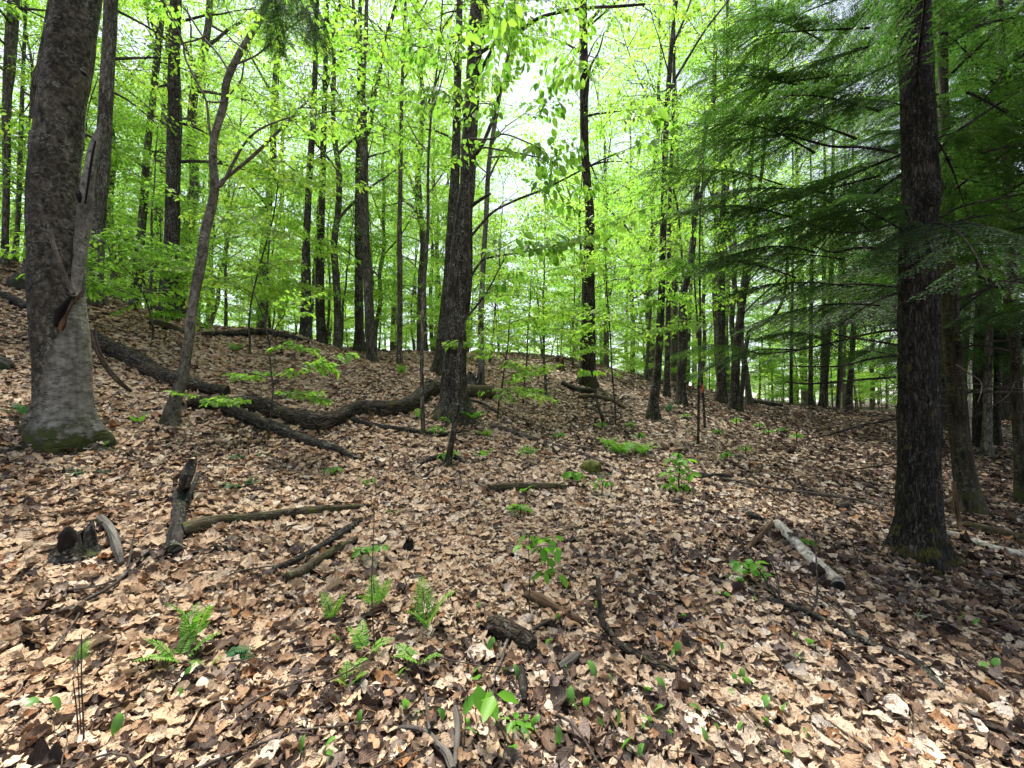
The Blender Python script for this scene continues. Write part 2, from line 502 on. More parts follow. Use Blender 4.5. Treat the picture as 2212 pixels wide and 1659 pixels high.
def litter_material():
    m, nt, out = new_mat('dead_leaf')
    g = NT(nt)
    col = g.attr('lc').outputs['Color']
    uv = g.attr('luv').outputs['Vector']
    sp = g('ShaderNodeSeparateXYZ', {'Vector': uv})
    s_, t_, r_ = sp.outputs
    ta = g.math('ABSOLUTE', t_)
    # side veins run forward from the midrib
    ph = g.math('SUBTRACT', g.math('MULTIPLY', s_, 62.), g.math('MULTIPLY', ta, 16.))
    vein = g.math('SINE', ph)
    vein = g.math('MULTIPLY', g.math('ADD', vein, 1.), .5)
    rib = g('ShaderNodeMapRange', {'Value': ta, 'From Min': .02, 'From Max': .09, 'To Min': 1., 'To Max': 0.}).outputs[0]
    pos = g('ShaderNodeNewGeometry').outputs['Position']
    no = g('ShaderNodeTexNoise', {'Vector': pos, 'Scale': 70., 'Detail': 6., 'Roughness': .75})
    blot = g.ramp(no.outputs['Fac'], [(.36, (.40, .33, .29)), (.48, (.92, .9, .88)), (.56, (1.05, 1.03, 1.)), (.75, (1.25, 1.22, 1.18))])
    c = g.mix(1., col, blot, 'MULTIPLY')
    c = g.mix(g.math('MULTIPLY', g.math('POWER', vein, 6.), .22), c, (.14, .085, .05))
    c = g.mix(g.math('MULTIPLY', rib, .35), c, (.2, .12, .07))
    h = g.math('ADD', g.math('MULTIPLY', vein, .35), no.outputs['Fac'])
    bp = g('ShaderNodeBump', {'Strength': .55, 'Distance': .006, 'Height': h})
    p = g('ShaderNodeBsdfPrincipled', {'Base Color': c, 'Roughness': .62, 'Specular IOR Level': .3, 'Normal': bp.outputs[0]})
    t = g('ShaderNodeBsdfTranslucent', {'Color': c})
    mx = g('ShaderNodeMixShader', {0: .14, 1: p.outputs[0], 2: t.outputs[0]})
    nt.links.new(mx.outputs[0], out.inputs[0])
    return m


M['moss'] = moss_material()
M['rock'] = rock_material()
M['duff'] = duff_material()
M['litter'] = litter_material()

# ------------------------------------------------------------------ ground sheet
def build_ground():
    def axis(lo, hi, near, far, growth=1.09, c=0.):
        a = [c]; st = near
        while a[-1] < hi:
            a.append(a[-1] + st)
            if a[-1] > c + 9: st = min(st * growth, far)
        b = [c]; st = near
        while b[-1] > lo:
            b.append(b[-1] - st)
            if b[-1] < c - 9: st = min(st * growth, far)
        return np.array(b[:0:-1] + a)
    X = axis(-420, 420, .11, 25)
    Y = axis(-260, 620, .11, 25, c=6.)
    gx, gy = np.meshgrid(X, Y)
    z = ground(gx, gy)
    v = np.stack([gx, gy, z], -1).reshape(-1, 3)
    ny, nx = gx.shape
    i = (np.arange(ny - 1)[:, None] * nx + np.arange(nx - 1)[None]).ravel()
    f = np.stack([i, i + 1, i + nx + 1, i + nx], -1)
    mb = MB(); mb.add(v, f)
    o = mb.obj('ground', M['duff'])
    o['kind'] = 'structure'


build_ground()

# ------------------------------------------------------------------ leaf litter (nobody could count it)
PAL = np.array([(.49, .365, .25), (.55, .445, .335), (.37, .24, .145), (.24, .15, .095), (.11, .068, .048), (.042, .028, .024), (.20, .155, .135), (.52, .40, .285), (.30, .15, .065), (.60, .53, .45)])


def leaf_templates(ns, nt):
    s = np.linspace(0, 1, ns)
    t = np.linspace(-1, 1, nt)
    return np.meshgrid(s, t, indexing='ij')


def grid_faces(ns, nt):
    i = (np.arange(ns - 1)[:, None] * nt + np.arange(nt - 1)[None]).ravel()
    return np.stack([i, i + nt, i + nt + 1, i + 1], -1)


def scatter_litter(mb, x, y, ns, nt, Lm, seed, flat=1., zadd=0.):
    n = len(x)
    r = np.random.default_rng(seed)
    z = ground(x, y)
    e = .12
    gxn = (ground(x + e, y) - z) / e
    gyn = (ground(x, y + e) - z) / e
    N = np.stack([-gxn, -gyn, np.ones(n)], -1)
    N += r.normal(0, .21 * flat, (n, 3)) * np.array([1, 1, .3])
    N /= np.linalg.norm(N, axis=1)[:, None]
    az = r.uniform(0, 2 * np.pi, n)
    D = np.stack([np.cos(az), np.sin(az), np.zeros(n)], -1)
    D -= N * (D * N).sum(1)[:, None]
    D /= np.linalg.norm(D, axis=1)[:, None]
    S = np.cross(N, D)
    L = np.clip(Lm * np.exp(r.normal(0, .3, n)), Lm * .45, Lm * 1.55)
    asp = r.uniform(.42, .66, n)
    lob = np.where(r.random(n) < .34, r.uniform(.3, .55, n), 0.)   # some are lobed maple leaves
    asp = np.where(lob > 0, r.uniform(.75, .95, n), asp)
    # where the dark wet maple leaves lie
    # decayed patches
    dk = n2(x, y, .55, 3) + .6 * n2(x, y, 1.5, 8) + .36 * np.clip(x, -1.6, 2.5) * np.clip((6 - y) / 3, .35, 1) - .02 * np.clip(y - 4, 0, 6)
    pdark = np.clip(.22 + .34 * dk + .22 * np.clip((x - 3) / 3, 0, 1), .05, .75)
    isdark = r.random(n) < pdark
    pl = r.choice([0, 1, 2, 3, 7, 8, 9], n, p=[.27, .19, .13, .09, .19, .04, .09])
    pd = r.choice([3, 4, 5, 6], n, p=[.14, .36, .34, .16])
    col = np.where(isdark[:, None], PAL[pd], PAL[pl])
    warm = np.clip(.5 - x * .22, 0, 1)[:, None]
    col = col * (1 + (warm - .4) * np.array([.06, -.03, -.16])) * r.uniform(.72, 1.12, n)[:, None]
    gr, tt = leaf_templates(ns, nt)
    s = gr.ravel()[None]; t = tt.ravel()[None]
    prof = np.sin(np.pi * np.clip(s, 0, 1) ** .82) ** .75
    prof = np.maximum(prof, .05 * (1 - s))
    lobes = 1 - lob[:, None] * (.5 - .5 * np.cos(s * 2 * np.pi * 2.5 + .5)) * (np.abs(t) > .6)
    w = L[:, None] * asp[:, None] * .5 * prof * lobes
    cr = np.where(isdark, 1.5, 1.)[:, None] * flat
    cup = r.normal(.06, .32, (n, 1)) * cr
    bend = r.normal(.1, .6, (n, 1)) * cr
    tw = r.normal(0, .36, (n, 1)) * cr
    sc = s - .5
    bb = np.where(np.abs(bend) < 1e-3, 1e-3, bend)
    xx = np.sin(bb * sc) / bb * L[:, None]
    zz = (1 - np.cos(bb * sc)) / bb * L[:, None]
    yy = w * t
    ta = tw * sc * 2
    y2 = yy * np.cos(ta)
    z2 = zz + yy * np.sin(ta) + cup * w * t * t * 1.2
    ph = r.uniform(0, 6.3, (n, 1))
    z2 = z2 + .07 * L[:, None] * np.sin(s * 11 + ph + t * 2.6) * np.abs(t) * cr * .8 + .03 * L[:, None] * np.sin(s * 23 + ph * 3 + t * 5) * cr
    lift = r.beta(1.2, 2.2, n) * .042
    P = np.stack([x, y, z + lift + zadd], -1)
    V = P[:, None] + xx[..., None] * D[:, None] + y2[..., None] * S[:, None] + z2[..., None] * N[:, None]
    m = ns * nt
    F = (grid_faces(ns, nt)[None] + (np.arange(n) * m)[:, None, None]).reshape(-1, 4)
    luv = np.stack([np.broadcast_to(s, (n, m)), np.broadcast_to(t, (n, m)), np.broadcast_to(r.random((n, 1)), (n, m))], -1)
    lc = np.broadcast_to(col[:, None], (n, m, 3))
    mb.add(V.reshape(-1, 3), F, 0, luv=luv.reshape(-1, 3), lc=lc.reshape(-1, 3))


def wedge(n, y0, y1, seed, a=1.33, b=.7):
    r = np.random.default_rng(seed)
    out = []
    tot = 0
    while tot < n:
        y = r.uniform(y0, y1, n * 2)
        x = r.uniform(-1, 1, n * 2) * (a * y1 + b)
        k = np.abs(x) < a * y + b
        out.append(np.stack([x[k], y[k]], -1)); tot += k.sum()
    p = np.concatenate(out)[:n]
    return p[:, 0], p[:, 1]


def area(y0, y1, a=1.33, b=.7):
    return a * (y1 ** 2 - y0 ** 2) + 2 * b * (y1 - y0)


def build_litter():
    mb = MB()
    for (y0, y1, dens, ns, nt, Lm) in ((.9, 2.3, 1150, 10, 5, .090), (2.3, 3.4, 1080, 8, 5, .090), (3.4, 5.2, 1050, 6, 3, .086), (5.2, 8.5, 720, 5, 3, .092), (8.5, 13.5, 400, 3, 3, .108), (13.5, 24, 110, 3, 3, .15)):
        n = int(area(y0, y1) * dens)
        x, y = wedge(n, y0, y1, int(y0 * 100))
        ok = np.ones(n, bool)
        for Sx in FOOT:
            m = np.where((x > Sx[:, 0].min() - .3) & (x < Sx[:, 0].max() + .3) & (y > Sx[:, 1].min() - .3) & (y < Sx[:, 1].max() + .3))[0]
            if not len(m): continue
            d = np.hypot(x[m][:, None] - Sx[None, :, 0], y[m][:, None] - Sx[None, :, 1])
            j = d.argmin(1)
            low = Sx[j, 2] - ground(x[m], y[m]) < Sx[j, 3] * 1.6 + .06
            ok[m[(d.min(1) < Sx[j, 3] * 1.0 + .018) & low]] = False
        x, y = x[ok], y[ok]
        scatter_litter(mb, x, y, ns, nt, Lm, int(y0 * 77) + 1)
    for (y0, y1, dens) in ((.9, 3., 520), (3., 5.5, 260)):
        x, y = wedge(int(area(y0, y1) * dens), y0, y1, int(y0 * 55) + 3)
        scatter_litter(mb, x, y, 3, 3, .034, int(y0 * 91) + 4, 1.2, .012)
    r = np.random.default_rng(99)
    ex, ey, tx, ty, tz = [], [], [], [], []
    for Sx in FOOT:
        if Sx[:, 3].max() < .035 or Sx[:, 1].min() > 9: continue
        seg = np.linalg.norm(np.diff(Sx[:, :2], axis=0), axis=1).sum()
        n = int(seg * 46)
        i = r.integers(0, len(Sx) - 1, n)
        T = unit(Sx[i + 1, :2] - Sx[i, :2])
        off = (Sx[i, 3] + r.uniform(.0, .10, n)) * r.choice([-1, 1], n)
        ex.append(Sx[i, 0] - T[:, 1] * off); ey.append(Sx[i, 1] + T[:, 0] * off)
        n = int(seg * 2)
        i = r.integers(0, len(Sx) - 1, n)
        tx.append(Sx[i, 0]); ty.append(Sx[i, 1]); tz.append(Sx[i, 2] + Sx[i, 3] * .95 - ground(Sx[i, 0], Sx[i, 1]))
    scatter_litter(mb, np.concatenate(ex), np.concatenate(ey), 6, 3, .092, 5, 1.5, .012)
    scatter_litter(mb, np.concatenate(tx), np.concatenate(ty), 6, 3, .085, 6, 1., np.concatenate(tz))
    o = mb.obj('leaf_litter', M['litter'])
    tag(o, 'tan and dark brown dead leaves carpeting the whole forest floor', 'leaf litter', kind='stuff')



# ------------------------------------------------------------------ foliage tools
def unit(v):
    v = np.asarray(v, float)
    return v / (np.linalg.norm(v, axis=-1, keepdims=True) + 1e-9)


def add_leaves(mb, pos, d, nrm, L, W, lr, mi=0, six=True):
    n = len(pos)
    d = unit(d)
    nrm = nrm - d * (d * nrm).sum(1)[:, None]
    nrm = unit(nrm)
    s = np.cross(nrm, d)
    L = L[:, None]; W = W[:, None]
    if six:
        pts = [pos, pos + d * .30 * L + s * .48 * W + nrm * .10 * W, pos + d * .68 * L + s * .40 * W + nrm * .06 * W,
               pos + d * L - nrm * .12 * L, pos + d * .68 * L - s * .40 * W + nrm * .06 * W, pos + d * .30 * L - s * .48 * W + nrm * .10 * W]
        V = np.stack(pts, 1).reshape(-1, 3)
        b = np.arange(n)[:, None] * 6
        F = np.concatenate([b + np.array([[0, 1, 2, 3]]), b + np.array([[0, 3, 4, 5]])])
        k = 6
    else:
        pts = [pos, pos + d * .45 * L + s * .5 * W + nrm * .08 * W, pos + d * L - nrm * .1 * L, pos + d * .45 * L - s * .5 * W + nrm * .08 * W]
        V = np.stack(pts, 1).reshape(-1, 3)
        F = np.arange(n)[:, None] * 4 + np.array([[0, 1, 2, 3]])
        k = 4
    mb.add(V, F, mi, lr=np.repeat(lr, k))


def spray_template(seed, nside=6):
    """flat beech spray, unit length along +x, leaves alternate in the plane and hang a little"""
    r = np.random.default_rng(seed)
    pos, d, tw = [], [], []
    def twig(p0, ang, ln, nl, lead):
        p = p0.copy(); a = ang
        st = ln / nl
        path = [p.copy()]
        for i in range(nl):
            a += r.normal(0, .10)
            p = p + st * np.array([math.cos(a), math.sin(a), -.10 * (i / nl) + r.normal(0, .04)])
            path.append(p.copy())
            sd = 1 if i % 2 else -1
            la = a + sd * r.uniform(.6, 1.1)
            pos.append(p.copy()); d.append((math.cos(la), math.sin(la), r.uniform(-.75, -.05)))
        pos.append(p.copy()); d.append((math.cos(a), math.sin(a), r.uniform(-.6, -.1)))
        tw.append(np.array(path))
    twig(np.zeros(3), 0, 1., 9, True)
    for i in range(nside):
        f = .14 + .72 * i / nside
        sd = 1 if i % 2 else -1
        twig(np.array([f, .0, -.05 * f]), sd * r.uniform(.55, .95), (.62 - .42 * f) * r.uniform(.8, 1.2), int(6 - 3 * f), False)
    return np.array(pos), np.array(d), tw


SPRAYS = [spray_template(100 + i, 6 + i % 3) for i in range(6)]


def add_sprays(mb, o, X, Z, sc, r, leaf=.075, keep=.85, droop=.25, six=False, mi=0, twig_mi=None, jitter=.45, lrbias=0.):
    """o,X,Z: arrays of spray origins, axes; sc: lengths"""
    o = np.asarray(o); X = unit(np.asarray(X)); Z = np.asarray(Z, float)
    Z = unit(Z - X * (X * Z).sum(1)[:, None])
    Y = np.cross(Z, X)
    pick = r.integers(0, len(SPRAYS), len(o))
    for k in range(len(SPRAYS)):
        m = np.where(pick == k)[0]
        if not len(m): continue
        p, d, tw = SPRAYS[k]
        B = np.stack([X[m], Y[m], Z[m]], 1)               # (n,3,3)
        P = o[m][:, None] + np.einsum('lj,njk->nlk', p, B) * sc[m][:, None, None]
        Dd = np.einsum('lj,njk->nlk', d, B)
        n_, l_ = P.shape[:2]
        P = P.reshape(-1, 3); Dd = Dd.reshape(-1, 3)
        Nn = np.repeat(Z[m], l_, 0) + r.normal(0, jitter, (n_ * l_, 3))
        Dd = Dd + r.normal(0, .3, (n_ * l_, 3)); Dd[:, 2] -= droop * r.random(n_ * l_)
        kp = r.random(n_ * l_) < keep
        P, Dd, Nn = P[kp], Dd[kp], Nn[kp]
        nn = len(P)
        L = leaf * np.exp(r.normal(0, .2, nn)); W = L * r.uniform(.46, .62, nn)
        base = np.repeat(r.random(n_), l_)[kp]
        add_leaves(mb, P, Dd, Nn, L, W, np.clip(.55 * base + .45 * r.random(nn) + lrbias, 0, 1), mi, six)
        if twig_mi is not None:
            path = tw[0]
            for a in m:
                Bq = np.stack([X[a], Y[a], Z[a]])
                pts = o[a] + (path @ Bq) * sc[a]
                tube(mb, pts[::3], np.linspace(.0045, .002, len(pts[::3])), 3, twig_mi, cap=False)


def branch_path(p0, az, pitch, ln, r, n=7, curve=-.25, wob=.12):
    p = np.array(p0, float); P = [p.copy()]
    st = ln / (n - 1)
    for i in range(n - 1):
        az += r.normal(0, wob); pitch += curve / (n - 1) + r.normal(0, wob * .6)
        p = p + st * np.array([math.cos(az) * math.cos(pitch), math.sin(az) * math.cos(pitch), math.sin(pitch)])
        P.append(p.copy())
    return np.array(P)


def sprays_on(P, r, count, ln, lo=.3, flat=.35):
    """origins and axes for sprays standing off a branch path"""
    t = np.sort(r.uniform(lo, 1, count)) * (len(P) - 1)
    t[-1] = len(P) - 1.001
    i = t.astype(int); f = (t - i)[:, None]
    o = P[i] * (1 - f) + P[i + 1] * f
    T = unit(P[i + 1] - P[i])
    side = np.where(np.arange(count) % 2, 1, -1) * r.uniform(.5, 1.15, count)
    side[-1] = 0
    h = np.stack([T[:, 0], T[:, 1], T[:, 2] * flat], -1)
    c, s = np.cos(side), np.sin(side)
    X = np.stack([h[:, 0] * c - h[:, 1] * s, h[:, 0] * s + h[:, 1] * c, h[:, 2] + r.normal(-.05, .15, count)], -1)
    Z = np.tile([0., 0, 1], (count, 1)) + r.normal(0, .22, (count, 3))
    return o, X, Z, ln * r.uniform(.65, 1.2, count)


# ------------------------------------------------------------------ generic leafy trees (made once, copied)
def young_tree(seed, H, r0, nb, zmin, blen, nspray, sl, leaf, six, bark, name, label, cat, group, keep=.85):
    r = np.random.default_rng(seed)
    n = 12
    zs = np.linspace(0, H, n)
    dx = np.cumsum(r.normal(0, .035 * H / 6, n)); dy = np.cumsum(r.normal(0, .035 * H / 6, n))
    P = np.stack([dx - dx[0], dy - dy[0], zs], -1)
    P[0, 2] = -.3
    rad = r0 * (1 - .93 * np.linspace(0, 1, n) ** 1.1)
    tm, cm = MB(), MB()
    Pp = smoothpath(P, 26)
    tube(tm, Pp, np.interp(np.linspace(0, 1, 26), np.linspace(0, 1, n), rad), 8, 0, rough=.08, flare=.5, flare_h=.1, base_z=0., seed=seed)
    for b in range(nb):
        f = (b + r.uniform(.1, .9)) / nb
        z = zmin + (H * .97 - zmin) * f
        k = np.interp(z, Pp[:, 2], np.arange(26)); i = min(int(k), 24)
        p0 = Pp[i] + (Pp[i + 1] - Pp[i]) * (k - i)
        ln = blen * (1.05 - .65 * f) * r.uniform(.7, 1.25)
        path = branch_path(p0, r.uniform(0, 2 * np.pi), r.uniform(.25, .7) + .3 * f, ln, r, curve=-.6)
        br = max(.005, r0 * .32 * (1 - .5 * f))
        tube(tm, path, np.linspace(br, .003, len(path)), 4, 0, cap=False, base_z=0.)
        o, X, Z, sc = sprays_on(path, r, nspray, sl, .25)
        add_sprays(cm, o, X, Z, sc, r, leaf, keep, six=six)
    root = thing(name, (0, 0, 0), label, cat, group)
    tm.obj('trunk', bark, root)
    cm.obj('crown', M['leaf'], root)
    return root


def tall_tree(seed, H, r0, nl, zmin, limb, nsub, sub, nspray, sl, leaf, bark, name, label, cat, group, keep=.85):
    r = np.random.default_rng(seed)
    n = 14
    zs = np.linspace(0, H, n)
    dx = np.cumsum(r.normal(0, .09, n)); dy = np.cumsum(r.normal(0, .09, n))
    P = np.stack([dx - dx[0], dy - dy[0], zs], -1); P[0, 2] = -.4
    Pp = smoothpath(P, 34)
    rad = r0 * (1 - .85 * np.linspace(0, 1, 34) ** 1.2)
    tm, cm = MB(), MB()
    tube(tm, Pp, rad, 12, 0, rough=.07, lump=.06, flare=.7, flare_h=.22, base_z=0., seed=seed)
    for b in range(nl):
        f = (b + r.uniform(.1, .9)) / nl
        z = zmin + (H * .98 - zmin) * f
        k = np.interp(z, Pp[:, 2], np.arange(34)); i = min(int(k), 32)
        p0 = Pp[i] + (Pp[i + 1] - Pp[i]) * (k - i)
        ln = limb * (1.1 - .55 * f) * r.uniform(.7, 1.2)
        path = branch_path(p0, b * 2.4 + r.uniform(-.5, .5), r.uniform(.5, 1.05), ln, r, n=8, curve=-.3)
        tube(tm, path, np.linspace(r0 * .42 * (1 - .55 * f), .012, 8), 6, 0, cap=False, base_z=0., rough=.06)
        for q in range(nsub):
            g = .25 + .75 * (q + r.random()) / nsub
            kk = g * 6.99; j = int(kk)
            pq = path[j] + (path[j + 1] - path[j]) * (kk - j)
            az = math.atan2(*(path[j + 1] - path[j])[1::-1]) + (1 if q % 2 else -1) * r.uniform(.3, 1.3)
            sp = branch_path(pq, az, r.uniform(.0, .6), sub * r.uniform(.6, 1.2), r, n=6, curve=-.5)
            tube(tm, sp, np.linspace(.016, .004, 6), 3, 0, cap=False, base_z=0.)
            o, X, Z, sc = sprays_on(sp, r, nspray, sl, .15)
            add_sprays(cm, o, X, Z, sc, r, leaf, keep, six=False)
    root = thing(name, (0, 0, 0), label, cat, group)
    tm.obj('trunk', bark, root)
    cm.obj('crown', M['leaf'], root)
    return root


G_US = 'young leafy beeches crowding the woods beyond the ridge'
G_CAN = 'tall leafy trees filling the woods beyond the ridge'
US = [young_tree(300 + i, [4.2, 5.5, 7.0, 6.2, 3.2, 8.5][i], [.032, .042, .058, .048, .026, .068][i], [16, 20, 24, 22, 13, 26][i], [.5, .7, 1.2, .8, .35, 1.6][i],
                 [1.5, 1.8, 2.1, 1.9, 1.2, 2.2][i], 8, .75, .072, True, M['bark_far'], 'young_beech',
                 'slender young beech in fresh leaf in the crowded woods beyond the ridge', 'tree', G_US, keep=.72) for i in range(6)]
CAN = [tall_tree(400 + i, [17, 20, 15, 18, 22][i], [.13, .18, .10, .15, .2][i], [14, 14, 13, 15, 15][i], [3.5, 5, 2.5, 4.5, 6][i],
                 [4.0, 4.6, 3.4, 4.2, 5.0][i], 5, 2.0, 6, .95, .086, M['bark_far'], 'forest_tree',
                 'tall leafy tree with a dark slim trunk in the woods beyond the ridge', 'tree', G_CAN, keep=.62) for i in range(5)]


# ------------------------------------------------------------------ traced trees
def wpx(w, D, px=None):
    k = 1. if px is None else 1 / math.sqrt(1 + ((px - CX) * K) ** 2)
    return w * .5 * K * D * k


def traced_tube(mb, pts, D, seg, n, D1=None, lead=None, **kw):
    """pts: (px, py, width px) from base up"""
    Ds = np.linspace(D, D if D1 is None else D1, len(pts))
    P = np.array([[*at(p[0], p[1], d), wpx(p[2], d, p[0])] for p, d in zip(pts, Ds)])
    if lead is not None:
        P = np.vstack([P, lead])
    S = smoothpath(P, n)
    tube(mb, S[:, :3], np.maximum(S[:, 3], .0025), seg, **kw)
    return S


def traced_tree(name, label, pts, D, bark, branches=(), top=5., seg=20, n=60, crown=0, cr_lo=.35, cr_len=1.6, leaf=.085, sl=.8, nspray=6,
                flare=.6, flare_h=.22, lobes=5, furrow=0., rough=.06, lump=.05, cat='tree', group=None, seed=0, six=True, cr_dir=None,
                D1=None, keep=.62, droop=.35, br_spray=4, br_sl=.55, matname='leaf', crown_az=None, extra=(), pale=None):
    r = np.random.default_rng(seed + 900)
    base = at(pts[0][0], pts[0][1], D)
    g = gz(base[0], base[1])
    root = thing(name, (base[0], base[1], g), label, cat, group)
    o3 = np.array([base[0], base[1], g])
    Dn = D if D1 is None else D1
    topp = at(pts[-1][0], pts[-1][1], Dn); prev = at(pts[-2][0], pts[-2][1], Dn)
    dr = unit(topp - prev); dr = unit(dr + np.array([0, 0, 1.5]))
    lead = np.array([[*(topp + dr * top * k), wpx(pts[-1][2], Dn, pts[-1][0]) * (1 - .75 * k)] for k in (.4, .75, 1.)])
    p0 = list(pts[0])
    below = np.array([[base[0], base[1], min(g, base[2]) - .3, wpx(pts[0][2], D, pts[0][0])]])
    Ds = np.linspace(D, Dn, len(pts))
    P = np.array([[*at(p[0], p[1], d), wpx(p[2], d, p[0])] for p, d in zip(pts, Ds)])
    if top > 0:
        P = np.vstack([below, P, lead])
    else:
        P = np.vstack([below, P])
    S = smoothpath(P, n)
    tm = MB()
    tube(tm, S[:, :3], np.maximum(S[:, 3], .003), seg, furrow=furrow, rough=rough, lump=lump, flare=flare, flare_h=flare_h, lobes=lobes, base_z=g, seed=seed * 1.7, pale=pale)
    cm = MB()
    has = False
    for b in branches:
        bp, DB = b[0], b[1]
        fol = b[2] if len(b) > 2 else br_spray
        lm = MB()
        d2 = DB if np.isscalar(DB) else DB[1]
        d1 = DB if np.isscalar(DB) else DB[0]
        Sb = traced_tube(lm, bp, d1, 8, 26, D1=d2, rough=.08, base_z=g, seed=seed + len(bp))
        lm.obj('limb', bark, root, o3)
        if fol:
            o, X, Z, sc = sprays_on(Sb[:, :3], r, fol, br_sl, .35)
            add_sprays(cm, o, X, Z, sc, r, leaf, keep, droop, six=six, twig_mi=1); has = True
    if crown:
        zz = S[:, 2]
        z0, z1 = g + cr_lo * (S[:, 2].max() - g), S[:, 2].max()
        lm = tm
        for b in range(crown):
            f = (b + r.random()) / crown
            z = z0 + (z1 - z0) * f
            i = int(np.argmin(np.abs(zz - z))); i = min(i, n - 2)
            az = r.uniform(0, 2 * np.pi) if crown_az is None else r.normal(crown_az[0], crown_az[1])
            path = branch_path(S[i, :3], az, r.uniform(.1, .75), cr_len * r.uniform(.6, 1.25), r, n=7, curve=-.5)
            tube(lm, path, np.linspace(max(.006, S[i, 3] * .3), .003, 7), 5, 0, cap=False, base_z=g)
            o, X, Z, sc = sprays_on(path, r, nspray, sl, .2)
            add_sprays(cm, o, X, Z, sc, r, leaf, keep, droop, six=six, twig_mi=1); has = True
    for (px, py, d, az, ln) in extra:      # sprays placed by hand on this tree's own twigs
        o = np.array([at(px, py, d)])
        X = np.array([[math.cos(az), math.sin(az), -.15]])
        add_sprays(cm, o, X, np.array([[0, 0, 1.]]) + r.normal(0, .2, (1, 3)), np.array([ln]), r, leaf, .9, droop, six=six, twig_mi=1); has = True
    tm.obj('trunk', bark, root, o3)
    if has:
        cm.obj('crown', [M[matname], M['twig']], root, o3)
    return root, S, g


def roots(root, S, g, ends, r0, mat, seed=0, rise=1.0, sub=True):
    """surface roots that leave the foot of the trunk and sink into the litter"""
    o3 = np.array(root.location)
    i = int(np.argmin(np.abs(S[:, 2] - g - .05)))
    c = S[i, :3]
    R0 = S[i, 3]
    for k, (px, py) in enumerate(ends):
        e = hit(px, py)
        d = e - c; d[2] = 0
        ln = np.linalg.norm(d); d = d / ln
        n_ = np.array([-d[1], d[0], 0])
        pts = []
        for f in np.linspace(0, 1, 7):
            p = c + d * (R0 * .25 + (ln - R0 * .25) * f) + n_ * .06 * ln * math.sin(f * 5 + k * 2.1 + seed)
            rr = r0 * (1 - f) ** .8 + .012
            hgt = rise * r0 * 1.5 * max(0, 1 - f * 2.0) ** 1.3
            p[2] = gz(p[0], p[1]) + hgt + rr * (.35 - .75 * f)
            pts.append([*p, rr])
        Sx = smoothpath(np.array(pts), 34)
        mb = MB()
        tube(mb, Sx[:, :3], Sx[:, 3], 18, base_z=g, rough=.1, lump=.25, furrow=.004, seed=seed + k)
        mb.obj('root', mat, root, o3)
        FOOT.append(Sx)


FOOT = []

# --- big old beech
def beech_pale(V):
    """where the old algae-dark bark gives way to bare pale bark on the lower side of the bole"""
    y = V[:, 1]; d = y * _c + (V[:, 2] - CAMZ) * _s
    px = CX + V[:, 0] / d / K
    py = CY - (-(y) * _s + (V[:, 2] - CAMZ) * _c) / d / K
    b = np.interp(py, [600, 640, 700, 780, 850, 920], [200, 168, 140, 112, 84, 66])
    return np.clip((px - b) / 50 + .5, 0, 1) * np.clip((py - 610) / 40, 0, 1)


root, S, g = traced_tree('beech_tree', 'massive old beech with a rotten hollow and a broken grey spike, moss on its roots',
    [(136, 950, 150), (137, 900, 136), (139, 848, 131), (132, 743, 137), (124, 640, 134), (121, 533, 133), (115, 420, 122), (127, 280, 120), (147, 140, 114), (169, 0, 108), (196, -160, 100)],
    4.5, M['bark_bigbeech'], seg=72, n=170, top=5, flare=.75, flare_h=.20, lobes=5, furrow=.007, rough=.03, lump=.06, crown=0, seed=3, pale=beech_pale)
o3 = np.array(root.location)


def part_tube(root, name, pts, mat, seg=14, n=30, **kw):
    mb = MB()
    P = np.array([[*at(p[0], p[1], p[3]), wpx(p[2], p[3], p[0])] for p in pts])
    Sx = smoothpath(P, n)
    tube(mb, Sx[:, :3], np.maximum(Sx[:, 3], .003), seg, base_z=root.location[2], **kw)
    return mb.obj(name, mat, root, np.array(root.location))


# smooth pale lower stem, bulging from the right-hand side of the bole, ends in the rotten hollow
part_tube(root, 'dead_spike', [(166, 640, 30, 4.45), (172, 560, 36, 4.44), (180, 480, 36, 4.43), (189, 400, 34, 4.42), (201, 330, 28, 4.42), (211, 290, 16, 4.42), (218, 264, 4, 4.42)],
          M['bark_pale'], 18, 60, rough=.08, lump=.12, furrow=.008)
part_tube(root, 'spike_crack', [(184, 440, 4, 4.33), (190, 400, 7, 4.33), (198, 345, 7, 4.335), (206, 305, 4, 4.36)], M['black'], 8, 16, rough=.2)
part_tube(root, 'rotten_hollow', [(120, 705, 8, 4.27), (126, 690, 20, 4.25), (132, 672, 26, 4.245), (143, 655, 24, 4.25), (154, 640, 12, 4.28)], M['black'], 20, 30, rough=.4, lump=.4)
part_tube(root, 'rotten_wood', [(132, 712, 8, 4.24), (137, 695, 16, 4.225), (146, 676, 11, 4.215), (158, 655, 12, 4.21), (172, 636, 16, 4.23), (183, 622, 8, 4.27)], M['deadwood'], 18, 36, rough=.5, lump=.5, furrow=.006)
part_tube(root, 'knot_hole', [(167, 407, 6, 4.29), (170, 423, 16, 4.26), (172, 437, 9, 4.27)], M['black'], 12, 14, rough=.15)
part_tube(root, 'knot_hole', [(173, 150, 7, 4.3), (180, 158, 13, 4.27), (187, 164, 6, 4.3)], M['black'], 12, 12, rough=.15)
roots(root, S, g, [(268, 985), (160, 990), (15, 985), (8, 900), (262, 905), (90, 985)], .085, M['bark_root'], 3)


